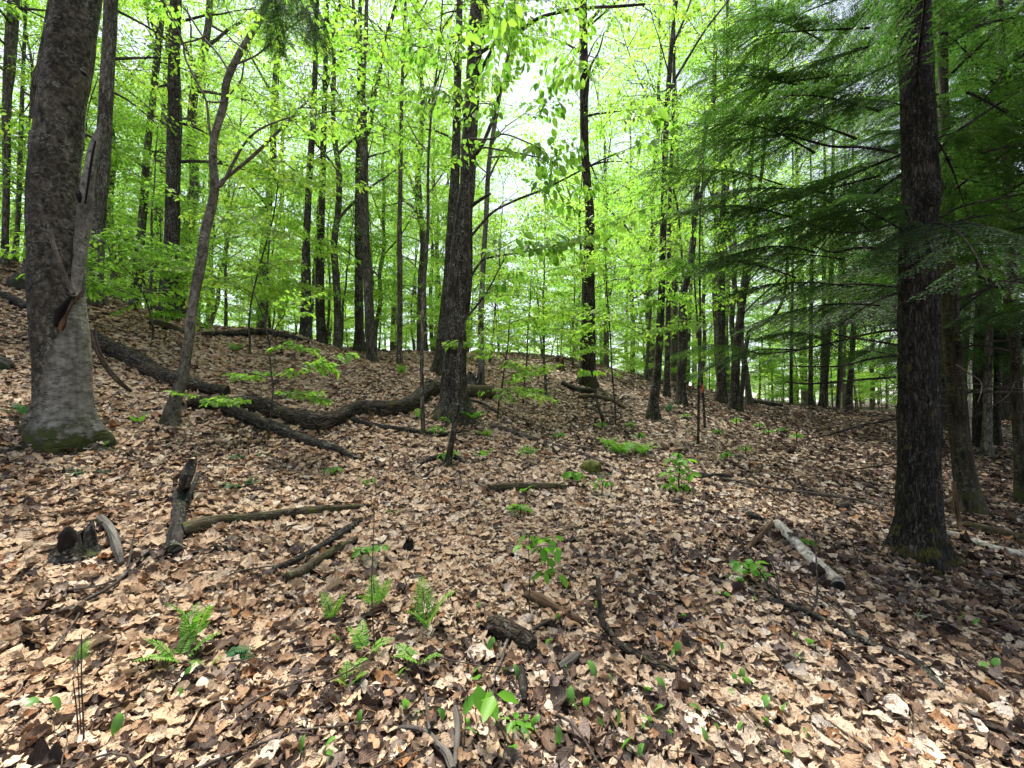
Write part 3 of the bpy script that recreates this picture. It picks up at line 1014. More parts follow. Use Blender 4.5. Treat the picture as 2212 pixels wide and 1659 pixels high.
def stick3(name, label, cat, pts, mat, seg=10, n=40, group=None, twigs=(), press=None, **kw):
    """a stick, log or branch lying about; pts (px,py,w,D or None=on the ground, lift)"""
    P = []
    for p in pts:
        if len(p) > 3 and p[3] is not None:
            q = at(p[0], p[1], p[3]); D = p[3]
        else:
            q = hit(p[0], p[1]); D = q[1]
            q = q + np.array([0, 0, wpx(p[2], D) * ((.45 if p[2] > 19 else .72) if press is None else press) + .020])
        P.append([*q, wpx(p[2], D)])
    P = np.array(P)
    Sx = smoothpath(P, n)
    FOOT.append(Sx)
    mid = P[len(P) // 2, :3].copy(); mid[2] = gz(mid[0], mid[1])
    mb = MB()
    tube(mb, Sx[:, :3], np.maximum(Sx[:, 3], .002), seg, **kw)
    for tw in twigs:
        Q = np.array([[*(hit(p[0], p[1]) + np.array([0, 0, .025 + (p[3] if len(p) > 3 else .01)])), wpx(p[2], hit(p[0], p[1])[1])] for p in tw])
        Sq = smoothpath(Q, 16)
        tube(mb, Sq[:, :3], np.maximum(Sq[:, 3], .0016), 6, rough=.06)
    o = mb.obj(name, mat, None, mid)
    tag(o, label, cat, group)
    return o


# leaning sticks against the old beech
stick3('dead_branch', 'thin brown dead branch leaning on the front of the massive old beech', 'branch',
       [(158, 635, 9, 4.2), (143, 600, 9, 4.2), (124, 555, 9, 4.2), (112, 515, 8, 4.22), (104, 480, 5, 4.24)], M['stick'], rough=.12)
stick3('dead_branch', 'bent brown stick propped from the old beech down onto the fallen trunk', 'branch',
       [(200, 712, 8, 4.5), (210, 755, 11, 4.55), (232, 795, 11, 4.7), (258, 825, 10, 4.85), (283, 845, 6, 5.0)], M['stick'], rough=.12)

# --- the other trees behind it
traced_tree('maple_tree', 'grey blotched trunk right behind the massive old beech', [(206, 668, 44), (206, 600, 38), (209, 530, 40), (213, 455, 36), (222, 350, 36), (229, 210, 34), (235, 105, 34), (240, 0, 34), (245, -100, 32)],
            8, M['bark_grey'], seed=4, crown=10, cr_lo=.25, cr_len=1.8, furrow=.004)
traced_tree('maple_tree', 'pale grey leaning trunk on the hillside between two darker trunks', [(290, 664, 24), (296, 603, 24), (303, 525, 21), (312, 420, 19), (319, 315, 17), (331, 210, 16), (341, 105, 18), (353, 0, 14), (362, -80, 13)],
            11, M['bark_grey'], seed=5, crown=12, cr_lo=.2, cr_len=2.0)
traced_tree('maple_tree', 'stout dark upright trunk at the head of the mossy log on the crest', [(361, 692, 50), (362, 660, 46), (366, 603, 42), (371, 525, 37), (375, 350, 34), (378, 245, 34), (376, 140, 29), (380, 0, 28), (383, -100, 26)],
            9.5, M['bark_dark'], seed=6, crown=10, cr_lo=.2, cr_len=2.0, flare=.35, furrow=.005)
traced_tree('beech_tree', 'crooked leaning young beech with pocked grey bark rising beside the fallen logs',
            [(371, 897, 40), (380, 860, 32), (395, 813, 26), (404, 760, 24), (411, 708, 24), (420, 638, 24), (434, 568, 24), (444, 498, 23), (455, 455, 22), (464, 402, 21), (460, 350, 20), (463, 297, 19), (483, 227, 17), (490, 175, 17), (514, 122, 16), (539, 80, 15), (567, 28, 14), (590, -40, 12)],
            5.4, M['bark_beech'], seed=7, seg=24, n=110, flare=.5, flare_h=.1, lump=.07, top=2.5, six=True, leaf=.075,
            branches=[([(464, 405, 10), (480, 397, 9), (504, 352, 8), (525, 315, 6), (555, 283, 5), (600, 262, 4), (640, 250, 3)], (5.4, 5.0), 5),
                      ([(466, 402, 11), (500, 375, 9), (545, 338, 8), (610, 275, 7), (650, 232, 5), (672, 210, 4), (682, 185, 3)], (5.4, 5.2), 5),
                      ([(610, 275, 5), (655, 258, 4), (700, 243, 3), (745, 240, 2)], (5.25, 5.0), 4),
                      ([(457, 300, 7), (451, 270, 7), (445, 217, 6), (420, 168, 6), (400, 125, 6), (395, 91, 5), (375, 45, 4), (350, -5, 3)], (5.4, 5.3), 4),
                      ([(484, 219, 5), (465, 221, 5), (447, 219, 5)], 5.35, 0),
                      ([(395, 93, 4), (425, 86, 4), (448, 72, 4), (454, 40, 4), (452, -10, 3)], (5.3, 5.2), 2),
                      ([(492, 150, 5), (470, 115, 5), (437, 77, 5), (395, 10, 4)], (5.4, 5.5), 3),
                      ([(497, 141, 5), (525, 133, 5), (560, 115, 4), (612, 70, 4), (665, 32, 3)], (5.4, 5.2), 3),
                      ([(487, 215, 5), (500, 200, 4), (520, 175, 4), (528, 130, 3)], (5.4, 5.3), 1)])
traced_tree('maple_tree', 'slim dark trunk standing alone just behind the far crest log', [(661, 731, 26), (661, 680, 24), (661, 568, 21), (662, 525, 16), (668, 385, 15), (675, 280, 14), (681, 150, 12), (685, 0, 10), (688, -80, 9)], 11, M['bark_dark'], seed=8, crown=14, cr_lo=.25, cr_len=2.1)
traced_tree('maple_tree', 'slim dark trunk close beside the lone trunk behind the crest log', [(695, 735, 22), (692, 680, 21), (691, 585, 20), (695, 450, 15), (699, 300, 13), (703, 150, 11), (706, 0, 10)], 13, M['bark_dark'], seed=9, crown=14, cr_lo=.25, cr_len=2.2)
traced_tree('maple_tree', 'pair-front tan grey trunk with shaggy bark forking into upright stems',
            [(805, 797, 30), (804, 780, 25), (801, 743, 23), (796, 638, 21), (789, 498, 19), (785, 420, 22), (787, 350, 19), (785, 262, 17), (784, 200, 11), (790, 90, 10), (792, 0, 8), (793, -60, 7)],
            11.5, M['bark_grey'], seed=10, furrow=.006, crown=14, cr_lo=.3, cr_len=2.0, flare=.5, flare_h=.15,
            branches=[([(786, 270, 11), (782, 245, 10), (784, 140, 9), (771, 70, 8), (762, 0, 7), (758, -60, 6)], 11.6, 5),
                      ([(792, 290, 12), (801, 262, 11), (808, 210, 10), (820, 157, 9), (827, 105, 9), (848, 35, 8), (865, -30, 7)], (11.5, 11.2), 6)])
traced_tree('maple_tree', 'dark trunk tucked behind the shaggy tan grey forked tree', [(776, 752, 24), (776, 708, 20), (775, 600, 18), (774, 498, 17), (774, 380, 14), (776, 250, 12), (777, 100, 10)], 13.2, M['bark_dark'], seed=11, crown=12, cr_lo=.3, cr_len=2.2)
traced_tree('maple_tree', 'thin straight grey tree with dark blotches on the bare leaf slope', [(864, 797, 13), (863, 740, 12), (864, 673, 12), (863, 498, 11), (864, 455, 10), (866, 330, 9), (868, 210, 8), (873, 70, 7), (876, 0, 6)], 11, M['bark_grey'], seed=12, crown=14, cr_lo=.3, cr_len=1.9,
            branches=[([(874, 80, 5), (890, 50, 4), (915, 15, 4), (930, -20, 3)], 11, 4), ([(868, 175, 4), (880, 158, 4), (888, 130, 3)], 11, 3)])
traced_tree('beech_sapling', 'pole thin sapling standing behind the dark stick left of the central tree', [(914, 937, 10), (912, 860, 9), (911, 778, 8.5), (915, 638, 8), (924, 498, 7), (925, 350, 6), (932, 245, 5), (943, 157, 4), (952, 60, 3), (956, 0, 3)], 6.1, M['bark_grey'], seed=13, seg=12, top=1.5, flare=.4, flare_h=.05, crown=12, cr_lo=.5, cr_len=1.2, nspray=5,
            branches=[([(932, 245, 4), (950, 190, 3), (965, 120, 2.5), (950, 60, 2)], 6.1, 3), ([(925, 330, 3), (900, 300, 3), (880, 262, 2)], 6.1, 2), ([(924, 420, 3), (950, 385, 3), (975, 350, 2)], 6.0, 2)])
# --- the central dark maple and its neighbours
cm_root, cm_S, cm_g = traced_tree('maple_tree', 'dark furrowed maple with flared roots at the centre of the clearing',
            [(981, 900, 66), (981, 860, 58), (982, 778, 50), (984, 708, 47), (990, 620, 48), (997, 525, 44), (1003, 455, 39), (1010, 400, 36), (1013, 315, 35), (1020, 210, 33), (1026, 105, 35), (1039, 0, 46), (1050, -80, 40)],
            7.2, M['bark_dark'], seed=14, seg=48, n=130, furrow=.010, flare=.95, flare_h=.17, lobes=5, crown=8, cr_lo=.42, cr_len=1.8, leaf=.09, droop=1.2,
            branches=[([(1013, 345, 14), (1027, 332, 13), (1044, 308, 9), (1058, 275, 8), (1069, 245, 7), (1087, 157, 6), (1107, 87, 5), (1118, 0, 4)], (7.1, 6.9), 6),
                      ([(1030, 120, 9), (1051, 105, 8), (1090, 83, 8), (1128, 63, 8), (1174, 35, 7), (1261, 18, 6), (1330, 14, 6), (1394, 9, 5)], (7.1, 6.3), 5),
                      ([(1005, 460, 8), (1022, 443, 8), (1040, 430, 7), (1060, 418, 5)], (7.1, 6.9), 0)])
traced_tree('maple_tree', 'second dark trunk hidden close behind the central furrowed maple', [(955, 797, 40), (957, 770, 36), (962, 700, 32), (972, 600, 29), (977, 500, 26), (978, 455, 24), (984, 350, 21), (988, 200, 18), (993, 0, 14), (995, -60, 13)], 9.6, M['bark_dark'], seed=15, furrow=.006, crown=10, cr_lo=.3, cr_len=1.9)
traced_tree('beech_tree', 'smooth pale grey beech just right behind the central maple', [(1039, 833, 15), (1040, 760, 13), (1039, 673, 12.5), (1046, 533, 11), (1050, 472, 11), (1055, 367, 10), (1064, 297, 10), (1076, 227, 9), (1088, 160, 7), (1100, 105, 6), (1108, 40, 4)], 9.4, M['bark_beech'], seed=16, crown=12, cr_lo=.35, cr_len=1.6,
            branches=[([(1056, 385, 5), (1075, 345, 4), (1095, 320, 4), (1107, 300, 3)], 9.3, 2), ([(1058, 340, 5), (1090, 338, 4), (1130, 340, 3)], 9.2, 3)])
traced_tree('beech_sapling', 'thin dark sapling climbing across the front of the central maple with long leafy limbs',
            [(969, 1000, 13), (974, 965, 14), (980, 935, 13), (988, 865, 12), (992, 778, 11), (999, 708, 11), (1009, 666, 10), (1016, 603, 9), (1017, 533, 8), (1017, 490, 7), (1015, 420, 6), (1016, 350, 5), (1008, 290, 4), (1000, 240, 3.5), (992, 150, 3)],
            5.1, M['bark_dark'], seed=17, seg=14, n=80, top=1.2, flare=.7, flare_h=.05, leaf=.095, droop=1.3, crown=4, cr_lo=.6, cr_len=1.0, nspray=4, sl=.5,
            branches=[([(1018, 510, 6), (1045, 478, 6), (1069, 455, 5), (1120, 430, 5), (1174, 409, 4.5), (1244, 374, 4), (1290, 350, 3), (1331, 332, 2.5)], (5.1, 4.4), 5),
                      ([(1004, 690, 5), (1030, 660, 5), (1058, 620, 4), (1076, 585, 3), (1095, 550, 2)], (5.1, 4.8), 4),
                      ([(1016, 600, 5), (1037, 568, 5), (1055, 557, 4.5), (1139, 543, 4), (1200, 530, 3), (1261, 512, 3)], (5.1, 4.5), 6),
                      ([(1016, 345, 4), (1040, 320, 4), (1085, 325, 4), (1140, 335, 3.5), (1185, 345, 3)], (5.1, 4.4), 3),
                      ([(1014, 300, 4), (1060, 300, 4), (1090, 290, 3.5), (1150, 312, 3)], (5.1, 4.3), 2)],
            extra=[(1020 + 45 * i % 330, 10 + (i * 83) % 330, 3.9 + (i % 5) * .25, (i * 1.7) % 6.28, .5) for i in range(9)])
roots(cm_root, cm_S, cm_g, [(930, 912), (960, 925), (1003, 922), (1040, 905), (1060, 925)], .085, M['bark_root'], 7)
# --- right of the centre
traced_tree('maple_tree', 'straight brown furrowed trunk standing above the short decaying logs', [(1268, 834, 38), (1269, 800, 34), (1271, 740, 31), (1272, 640, 27), (1273, 533, 24), (1274, 455, 20), (1267, 385, 19), (1262, 280, 19), (1261, 140, 19), (1259, 0, 18), (1258, -80, 17)],
            11, M['bark_brown'], seed=18, seg=32, n=110, furrow=.012, crown=14, cr_lo=.25, cr_len=2.0, leaf=.09, droop=1.,
            branches=[([(1266, 230, 7), (1269, 200, 6), (1275, 147, 5), (1293, 112, 4), (1305, 70, 3)], 10.8, 3), ([(1262, 70, 8), (1275, 45, 7), (1300, 15, 6), (1315, -15, 5)], 10.8, 4)])
traced_tree('maple_tree', 'dark trunk leaning slightly with two long bare limbs reaching up to the right',
            [(1410, 903, 26), (1412, 870, 22), (1419, 813, 19), (1426, 708, 17), (1431, 568, 15), (1433, 490, 15), (1435, 385, 14), (1440, 245, 13), (1450, 105, 11), (1461, 0, 9), (1467, -60, 8)],
            9, M['bark_dark'], seed=19, seg=26, n=90, furrow=.006, crown=8, cr_lo=.3, cr_len=1.7,
            branches=[([(1444, 205, 8), (1452, 183, 7), (1483, 130, 6), (1525, 63, 5), (1574, 0, 4), (1600, -40, 3)], (9, 8.6), 4),
                      ([(1455, 92, 7), (1466, 70, 6), (1480, 35, 5), (1494, -5, 4)], 9, 3)])
traced_tree('maple_tree', 'short dark trunk glimpsed behind the dark leaning tree', [(1440, 862, 15), (1441, 800, 13), (1443, 708, 12), (1444, 600, 10), (1446, 450, 9), (1452, 300, 8), (1456, 150, 7)], 12, M['bark_dark'], seed=20, crown=12, cr_lo=.3, cr_len=1.8)
traced_tree('maple_tree', 'forked maple spreading several long dark limbs like a fan',
            [(1472, 874, 24), (1472, 820, 20), (1475, 743, 21), (1476, 638, 18), (1490, 585, 15), (1497, 520, 14), (1501, 455, 14), (1508, 385, 12), (1522, 297, 10), (1532, 245, 9), (1543, 196, 8), (1546, 140, 5), (1549, 100, 3)],
            11, M['bark_dark'], seed=21, seg=26, n=90, top=0, furrow=.005, crown=8, cr_lo=.3, cr_len=1.8,
            branches=[([(1537, 230, 7), (1548, 205, 8), (1565, 185, 8), (1592, 150, 8), (1640, 90, 5), (1700, 0, 4)], (11, 10.6), 6),
                      ([(1503, 440, 9), (1515, 415, 9), (1535, 380, 10), (1560, 340, 10), (1595, 262, 9), (1613, 227, 7), (1634, 203, 5), (1683, 189, 4)], (11, 10.4), 6),
                      ([(1606, 240, 7), (1620, 217, 8), (1655, 130, 8), (1662, 87, 5), (1683, 0, 4)], (10.5, 10.2), 5),
                      ([(1476, 600, 6), (1470, 520, 5), (1462, 440, 5), (1440, 360, 4), (1432, 330, 3)], 11, 3)])
traced_tree('maple_tree', 'dark trunk standing between the fan forked maple and the crooked twin trunk', [(1558, 850, 24), (1558, 800, 20), (1557, 673, 20), (1560, 533, 15), (1562, 420, 12), (1566, 250, 10), (1571, 100, 8)], 13, M['bark_dark'], seed=22, crown=14, cr_lo=.3, cr_len=2.1)
traced_tree('maple_tree', 'crooked dark twin trunk splitting low into two upright stems',
            [(1585, 886, 25), (1587, 840, 21), (1592, 743, 19), (1602, 666, 18), (1609, 603, 16), (1616, 533, 14), (1617, 455, 12), (1622, 350, 11), (1627, 245, 9), (1629, 157, 8), (1632, 60, 6)],
            12, M['bark_dark'], seed=23, seg=26, n=90, furrow=.005, crown=10, cr_lo=.3, cr_len=1.9,
            branches=[([(1604, 655, 12), (1614, 610, 11), (1622, 570, 10), (1629, 533, 10), (1634, 455, 9), (1648, 350, 8), (1655, 250, 7), (1660, 120, 5)], (12, 11.8), 5)])
traced_tree('maple_tree', 'bent slim stem curving out in a long arc near the crooked twin trunk', [(1599, 872, 12), (1605, 820, 11), (1613, 743, 10), (1620, 715, 9), (1648, 701, 8), (1676, 676, 8), (1692, 645, 7), (1698, 610, 6), (1700, 560, 4)], 11.8, M['bark_dark'], seed=24, top=1.0, crown=5, cr_lo=.6, cr_len=1.1, flare=.4)
traced_tree('beech_sapling', 'very thin dark sapling rooted alone on the open leaf slope', [(1508, 960, 6.5), (1509, 900, 6), (1510, 813, 5.5), (1513, 708, 5), (1511, 568, 4.5), (1513, 455, 4), (1520, 350, 3)], 7.4, M['bark_dark'], seed=25, seg=10, flare=.4, flare_h=.04, top=1.2, crown=10, cr_lo=.4, cr_len=1.1, nspray=5)
traced_tree('beech_sapling', 'thin dark sapling with an orange ribbon tied low on its stem', [(1522, 908, 6), (1519, 860, 5.5), (1514, 800, 5), (1508, 720, 4.5), (1500, 600, 4), (1496, 500, 3)], 8.6, M['bark_dark'], seed=26, seg=10, flare=.4, flare_h=.04, top=1.2, crown=9, cr_lo=.4, cr_len=1.1, nspray=5)
traced_tree('maple_tree', 'slim dark pole at the sunny edge of the hemlocks, first of a loose row', [(1709, 880, 8), (1709, 778, 7), (1710, 700, 7), (1712, 600, 6), (1714, 480, 5)], 15, M['bark_dark'], seed=27, crown=8, cr_len=1.8)
traced_tree('maple_tree', 'dark trunk in the loose row with hemlock twigs across it', [(1752, 885, 12), (1751, 800, 10), (1752, 700, 9), (1754, 550, 8)], 16, M['bark_dark'], seed=28, crown=8, cr_len=1.8)
traced_tree('maple_tree', 'straight stem of the dark pair at the end of the loose row', [(1774, 898, 14), (1777, 813, 11), (1779, 700, 10), (1780, 560, 9), (1782, 400, 7)], 15, M['bark_dark'], seed=29, crown=8, cr_len=1.8)
traced_tree('maple_tree', 'curving stem of the dark pair at the end of the loose row', [(1781, 898, 14), (1784, 813, 13), (1791, 708, 12), (1795, 600, 11), (1797, 450, 9), (1800, 300, 7)], 15, M['bark_dark'], seed=30, crown=8, cr_len=1.8)
traced_tree('maple_tree', 'thin leaning pole beyond the dark pair of stems', [(1809, 885, 8), (1812, 800, 7), (1815, 700, 6), (1814, 600, 5)], 17, M['bark_dark'], seed=31, crown=6)
traced_tree('maple_tree', 'dark thick trunk half veiled by drooping hemlock twigs by the path', [(1831, 888, 20), (1838, 800, 14), (1844, 700, 12), (1846, 550, 11)], 16, M['bark_dark'], seed=32, crown=6)
# --- left edge trees
for (lab, pts, D, bk) in (('blotched grey trunk high on the slope at the picture edge beyond the old beech', [(7, 614, 20), (10, 550, 18), (14, 400, 18), (14, 245, 22), (22, 120, 30), (30, 0, 30)], 9, 'bark_grey'),
                          ('narrow grey trunk leaning out from behind the blotched trunk at the edge', [(21, 604, 16), (33, 550, 14), (40, 450, 12), (44, 330, 11), (50, 150, 10)], 10, 'bark_grey'),
                          ('small grey trunk showing just above the shoulder of the old beech', [(60, 620, 26), (66, 450, 22), (75, 192, 20), (87, 140, 18), (106, 35, 18), (115, -40, 16)], 8.6, 'bark_grey')):
    traced_tree('maple_tree', lab, pts, D, M[bk], seed=40 + int(D * 3), crown=14, cr_lo=.25, cr_len=1.8)

# ------------------------------------------------------------------ hemlocks
def bough_mesh(seed, L, ns, tw, needle=.026, droop=.5, bare=.12):
    r = np.random.default_rng(seed)
    mb = MB()
    n = 14
    s = np.linspace(0, 1, n)
    ax = np.stack([s * L * .95, .05 * L * np.sin(s * 3 + seed), .10 * L * np.sin(s * 2.2) - droop * .30 * L * s ** 2], -1)
    ax[:, 1] -= ax[0, 1]
    tube(mb, ax, np.linspace(.006 * L + .006, .003, n), 5, 1, cap=False, rough=.1)
    pos, dirs, nr, lr = [], [], [], []
    for i in range(ns):
        f = bare + (1 - bare) * (i + r.random() * .6) / ns
        k = f * (n - 1.001); j = int(k)
        p0 = ax[j] + (ax[j + 1] - ax[j]) * (k - j)
        sd = 1 if i % 2 else -1
        ln = L * .42 * (math.sin(min(1, f * 1.15 + .1) * 2.5) * .9 + .12) * r.uniform(.7, 1.15)
        a = sd * r.uniform(.75, 1.1)
        m = max(4, int(ln / tw))
        q = p0.copy(); hang = 0
        path = [q.copy()]
        for w in range(m):
            a += -sd * .03 + r.normal(0, .05)
            hang -= .055 + r.normal(0, .02)
            dv = np.array([math.cos(a), math.sin(a), hang]); dv /= np.linalg.norm(dv)
            q = q + dv * ln / m
            path.append(q.copy())
            for s2 in (1, -1):
                ta = a + s2 * r.uniform(.55, .95)
                tl = tw * 2.4 * (1.1 - w / m) * r.uniform(.6, 1.2) + .02
                nn = max(2, int(tl / (needle * .62)))
                td = np.array([math.cos(ta), math.sin(ta), hang * .8 - r.uniform(.05, .45)]); td /= np.linalg.norm(td)
                side = np.cross(td, [0, 0, 1]); side /= np.linalg.norm(side) + 1e-9
                tt = (np.arange(nn) + .5) / nn
                pp = q + td * (tt * tl)[:, None]
                pp[:, 2] -= .25 * tl * tt ** 2
                c = r.random()
                for s3 in (1, -1):
                    pos.append(pp); dirs.append(np.repeat((td * .75 + side * s3 * .8)[None], nn, 0) + r.normal(0, .12, (nn, 3)))
                    nr.append(np.repeat([[0, 0, 1.]], nn, 0) + r.normal(0, .35, (nn, 3)))
                    lr.append(np.clip(.5 * c + .25 * r.random(nn) + .35 * (tt > .75), 0, 1))
        if m > 4:
            tube(mb, np.array(path)[::2], np.linspace(.005, .002, len(path[::2])), 3, 1, cap=False)
    pos = np.concatenate(pos); dirs = np.concatenate(dirs); nr = np.concatenate(nr); lr = np.concatenate(lr)
    Ln = needle * r.uniform(.8, 1.2, len(pos))
    add_leaves(mb, pos, dirs, nr, Ln, Ln * .5, lr, 0, six=False)
    return mb.mesh('bough', [M['needle'], M['bark_hemlock']])


BOUGH = [bough_mesh(500 + i, 2.3, 26, .062, .030, [.5, .9, .3, .7][i]) for i in range(4)]


def add_bough(root, p, az, pitch, sc, k, roll=0.):
    o = bpy.data.objects.new('bough', BOUGH[k % len(BOUGH)])
    C.objects.link(o)
    o.parent = root
    o.location = np.asarray(p) - np.array(root.location)
    o.rotation_euler = (roll, -pitch, az)
    o.scale = (sc, sc, sc)
    return o


def hemlock(label, pts, D, bark, boughs, z0, z1, seed, limbs=(), seg=24, n=80, top=6, az_c=None, sc=(.7, 1.2), furrow=.006, flare=.7, name='hemlock_tree', group=None, dead=0, flare_h=.2, lobes=5):
    root, S, g = traced_tree(name, label, pts, D, bark, seg=seg, n=n, top=top, furrow=furrow, flare=flare, seed=seed, group=group, flare_h=flare_h, lobes=lobes,
                             branches=[(l[0], l[1], 0) for l in limbs])
    r = np.random.default_rng(seed + 50)
    for b in range(boughs):
        z = g + z0 + (z1 - z0) * ((b + r.random()) / boughs)
        i = int(np.argmin(np.abs(S[:, 2] - z)))
        az = r.uniform(0, 6.283) if az_c is None or r.random() < .25 else r.normal(az_c[0], az_c[1])
        add_bough(root, S[i, :3], az, r.normal(.08, .28), r.uniform(*sc) * (1.1 - .3 * (z - g - z0) / max(.1, z1 - z0)), b, r.normal(0, .3))
    if dead:
        dm = MB()
        for b in range(dead):
            z = g + r.uniform(.9, z0 + 1)
            i = int(np.argmin(np.abs(S[:, 2] - z)))
            path = branch_path(S[i, :3], r.uniform(0, 6.283), r.uniform(-.1, .3), r.uniform(.8, 2.0), r, n=8, curve=-.35, wob=.16)
            tube(dm, path, np.linspace(.012, .003, 8), 5, 0, cap=False)
            for q in range(3):
                j = r.integers(3, 7)
                sp = branch_path(path[j], r.uniform(0, 6.283), r.uniform(-.4, .3), r.uniform(.2, .6), r, n=5, wob=.2)
                tube(dm, sp, np.linspace(.005, .0018, 5), 3, 0, cap=False)
        dm.obj('dead_branchwork', M['stick'], root, np.array(root.location))
    return root, S, g


def limb_l(y, *pts):
    return list(pts)


hl_root, hl_S, hl_g = hemlock('huge hemlock trunk with ridged dark bark and a burl, dominating the shaded side',
    [(1985, 1212, 112), (1985, 1180, 106), (1985, 1130, 104), (1985, 1051, 101), (1984, 953, 99), (1984, 743, 95), (1984, 600, 92), (1985, 480, 88), (1988, 430, 92), (1990, 412, 96), (1988, 385, 88), (1985, 300, 84), (1976, 105, 81), (1972, 0, 80), (1966, -120, 76)],
    3.7, M['bark_hemlock'], 17, 2.6, 6.8, 60, seg=84, n=200, furrow=.011, flare=1.0, az_c=(2.7, .7), sc=(.5, .92), flare_h=.16, lobes=4,
    limbs=[([(1942, 600 - 58, 8), (1860, 535, 7), (1800, 545, 5), (1755, 530, 4)], (3.7, 3.9)),
           ([(1940, 712, 7), (1880, 720, 6), (1820, 735, 5), (1720, 757, 4), (1640, 765, 3)], (3.7, 4.4)),
           ([(1938, 745, 7), (1860, 732, 6), (1815, 725, 5), (1795, 715, 3)], (3.7, 3.8)),
           ([(1936, 768, 7), (1880, 775, 6), (1823, 790, 5), (1760, 792, 4), (1704, 790, 3)], (3.7, 4.2)),
           ([(1936, 815, 7), (1860, 820, 6), (1753, 829, 5), (1697, 825, 3)], (3.7, 4.2)),
           ([(1936, 905, 6), (1860, 920, 5), (1788, 940, 3.5), (1740, 950, 2.5)], (3.7, 4.3)),
           ([(1940, 480, 7), (1870, 500, 6), (1800, 500, 5), (1740, 480, 4)], (3.7, 4.1)),
           ([(2030, 470, 8), (2080, 445, 7), (2150, 430, 6), (2230, 415, 5)], (3.7, 3.4)),
           ([(1940, 330, 8), (1860, 318, 7), (1790, 315, 6), (1700, 290, 4)], (3.7, 4.1)),
           ([(2025, 330, 10), (2060, 290, 9), (2140, 235, 8), (2230, 180, 7)], (3.7, 3.3))])
part_tube(hl_root, 'burl', [(1996, 405, 26, 3.60), (2004, 424, 50, 3.60), (2008, 436, 48, 3.60), (2012, 450, 20, 3.62)], M['bark_hemlock'], 24, 20, rough=.25, lump=.3)
roots(hl_root, hl_S, hl_g, [(1872, 1180), (2060, 1268), (1955, 1232), (2075, 1190)], .07, M['bark_hemlock'], 5)
# live boughs on the ends of the long limbs (the dark veil in front of the sunny woods)
r_ = np.random.default_rng(5)
for (px, py, D, az, sc) in ((1850, 300, 4.0, 3.0, .62), (1760, 330, 4.2, 3.3, .6), (1700, 290, 4.3, 2.7, .6), (1800, 420, 4.1, 3.1, .6), (1900, 380, 3.8, 2.6, .6), (1740, 480, 4.3, 3.2, .62),
                            (1660, 560, 4.6, 3.0, .45), (1880, 500, 3.9, 3.5, .55), (1760, 545, 4.3, 3.2, .55), (1780, 200, 4.2, 3.2, .6), (1860, 160, 4.0, 2.8, .6), (1690, 400, 4.5, 2.9, .5),
                            (1640, 765, 4.5, 3.2, .42), (1720, 757, 4.4, 2.9, .45), (1800, 745, 4.2, 3.3, .4), (1720, 600, 4.5, 3.3, .5), (1840, 620, 4.1, 2.9, .5), (1900, 240, 3.7, 3.4, .6), (1820, 560, 4.6, 2.5, .6), (1900, 660, 4.6, 3.0, .6),
                            (1880, 60, 3.9, 3.0, .6), (1780, 90, 4.2, 3.3, .55), (2020, 300, 3.3, .2, .35), (1960, 230, 3.35, 3.0, .35), (1990, 110, 3.3, 2.8, .35), (2090, 200, 3.3, .2, .55), (2120, 330, 3.2, 5.9, .5), (2100, 60, 3.3, 0, .6), (2060, 480, 3.6, .2, .5), (2130, 520, 3.9, 5.9, .5)):
    add_bough(hl_root, at(px, py, D), az, r_.uniform(-.15, .25), sc, int(px + py), r_.normal(0, .2))

hemlock('mossy hemlock close behind the huge one, with bent lower limbs', [(2090, 1112, 62), (2087, 1060, 54), (2071, 918, 48), (2057, 743, 44), (2050, 600, 38), (2046, 480, 34), (2042, 350, 30), (2038, 200, 26), (2034, 0, 24)],
        5.0, M['bark_hemlock_green'], 26, 1.9, 6.5, 61, az_c=None, dead=8, sc=(.7, 1.15),
        limbs=[([(2055, 640, 9), (2085, 600, 9), (2110, 585, 8), (2108, 555, 7), (2100, 535, 5), (2085, 510, 3)], (4.9, 4.8)),
               ([(2062, 650, 10), (2110, 632, 9), (2160, 612, 8), (2225, 598, 6)], (4.9, 4.6)),
               ([(2052, 700, 8), (2120, 695, 7), (2180, 685, 6), (2230, 672, 5)], (4.9, 4.7)),
               ([(2070, 760, 6), (2110, 745, 6), (2180, 758, 5)], (4.9, 4.7)),
               ([(2088, 850, 6), (2130, 835, 5), (2225, 842, 4)], (4.9, 4.6))])
hemlock('grey hemlock trunk at the shaded edge with bare side branches', [(2212, 1105, 40), (2206, 1000, 34), (2200, 900, 31), (2193, 750, 29), (2184, 550, 26), (2174, 350, 22), (2165, 150, 18), (2160, 0, 16)],
        5.4, M['bark_hemlock_green'], 26, 2.0, 7, 62, dead=10, sc=(.7, 1.1))
hemlock('pale slender hemlock trunk deep in the shade', [(2131, 990, 26), (2133, 900, 22), (2135, 780, 20), (2138, 673, 18), (2142, 500, 15), (2145, 300, 12)], 8, M['bark_grey'], 14, 2.2, 9, 63, dead=8)
hemlock('thick dark hemlock behind the pale slender trunk', [(2118, 962, 38), (2116, 850, 32), (2114, 700, 29), (2112, 500, 25), (2110, 300, 20)], 9, M['bark_hemlock'], 14, 2.2, 9, 64, dead=6)
hemlock('dark narrow hemlock standing just past the pale slender one', [(2153, 965, 20), (2153, 880, 18), (2155, 750, 16), (2157, 550, 13)], 9.5, M['bark_hemlock'], 12, 2.0, 8, 65, dead=5)
hemlock('farthest small hemlock trunk in the dark stand', [(2170, 913, 20), (2170, 850, 16), (2171, 750, 14), (2172, 600, 11)], 14, M['bark_hemlock'], 14, 1.5, 10, 66, dead=4)
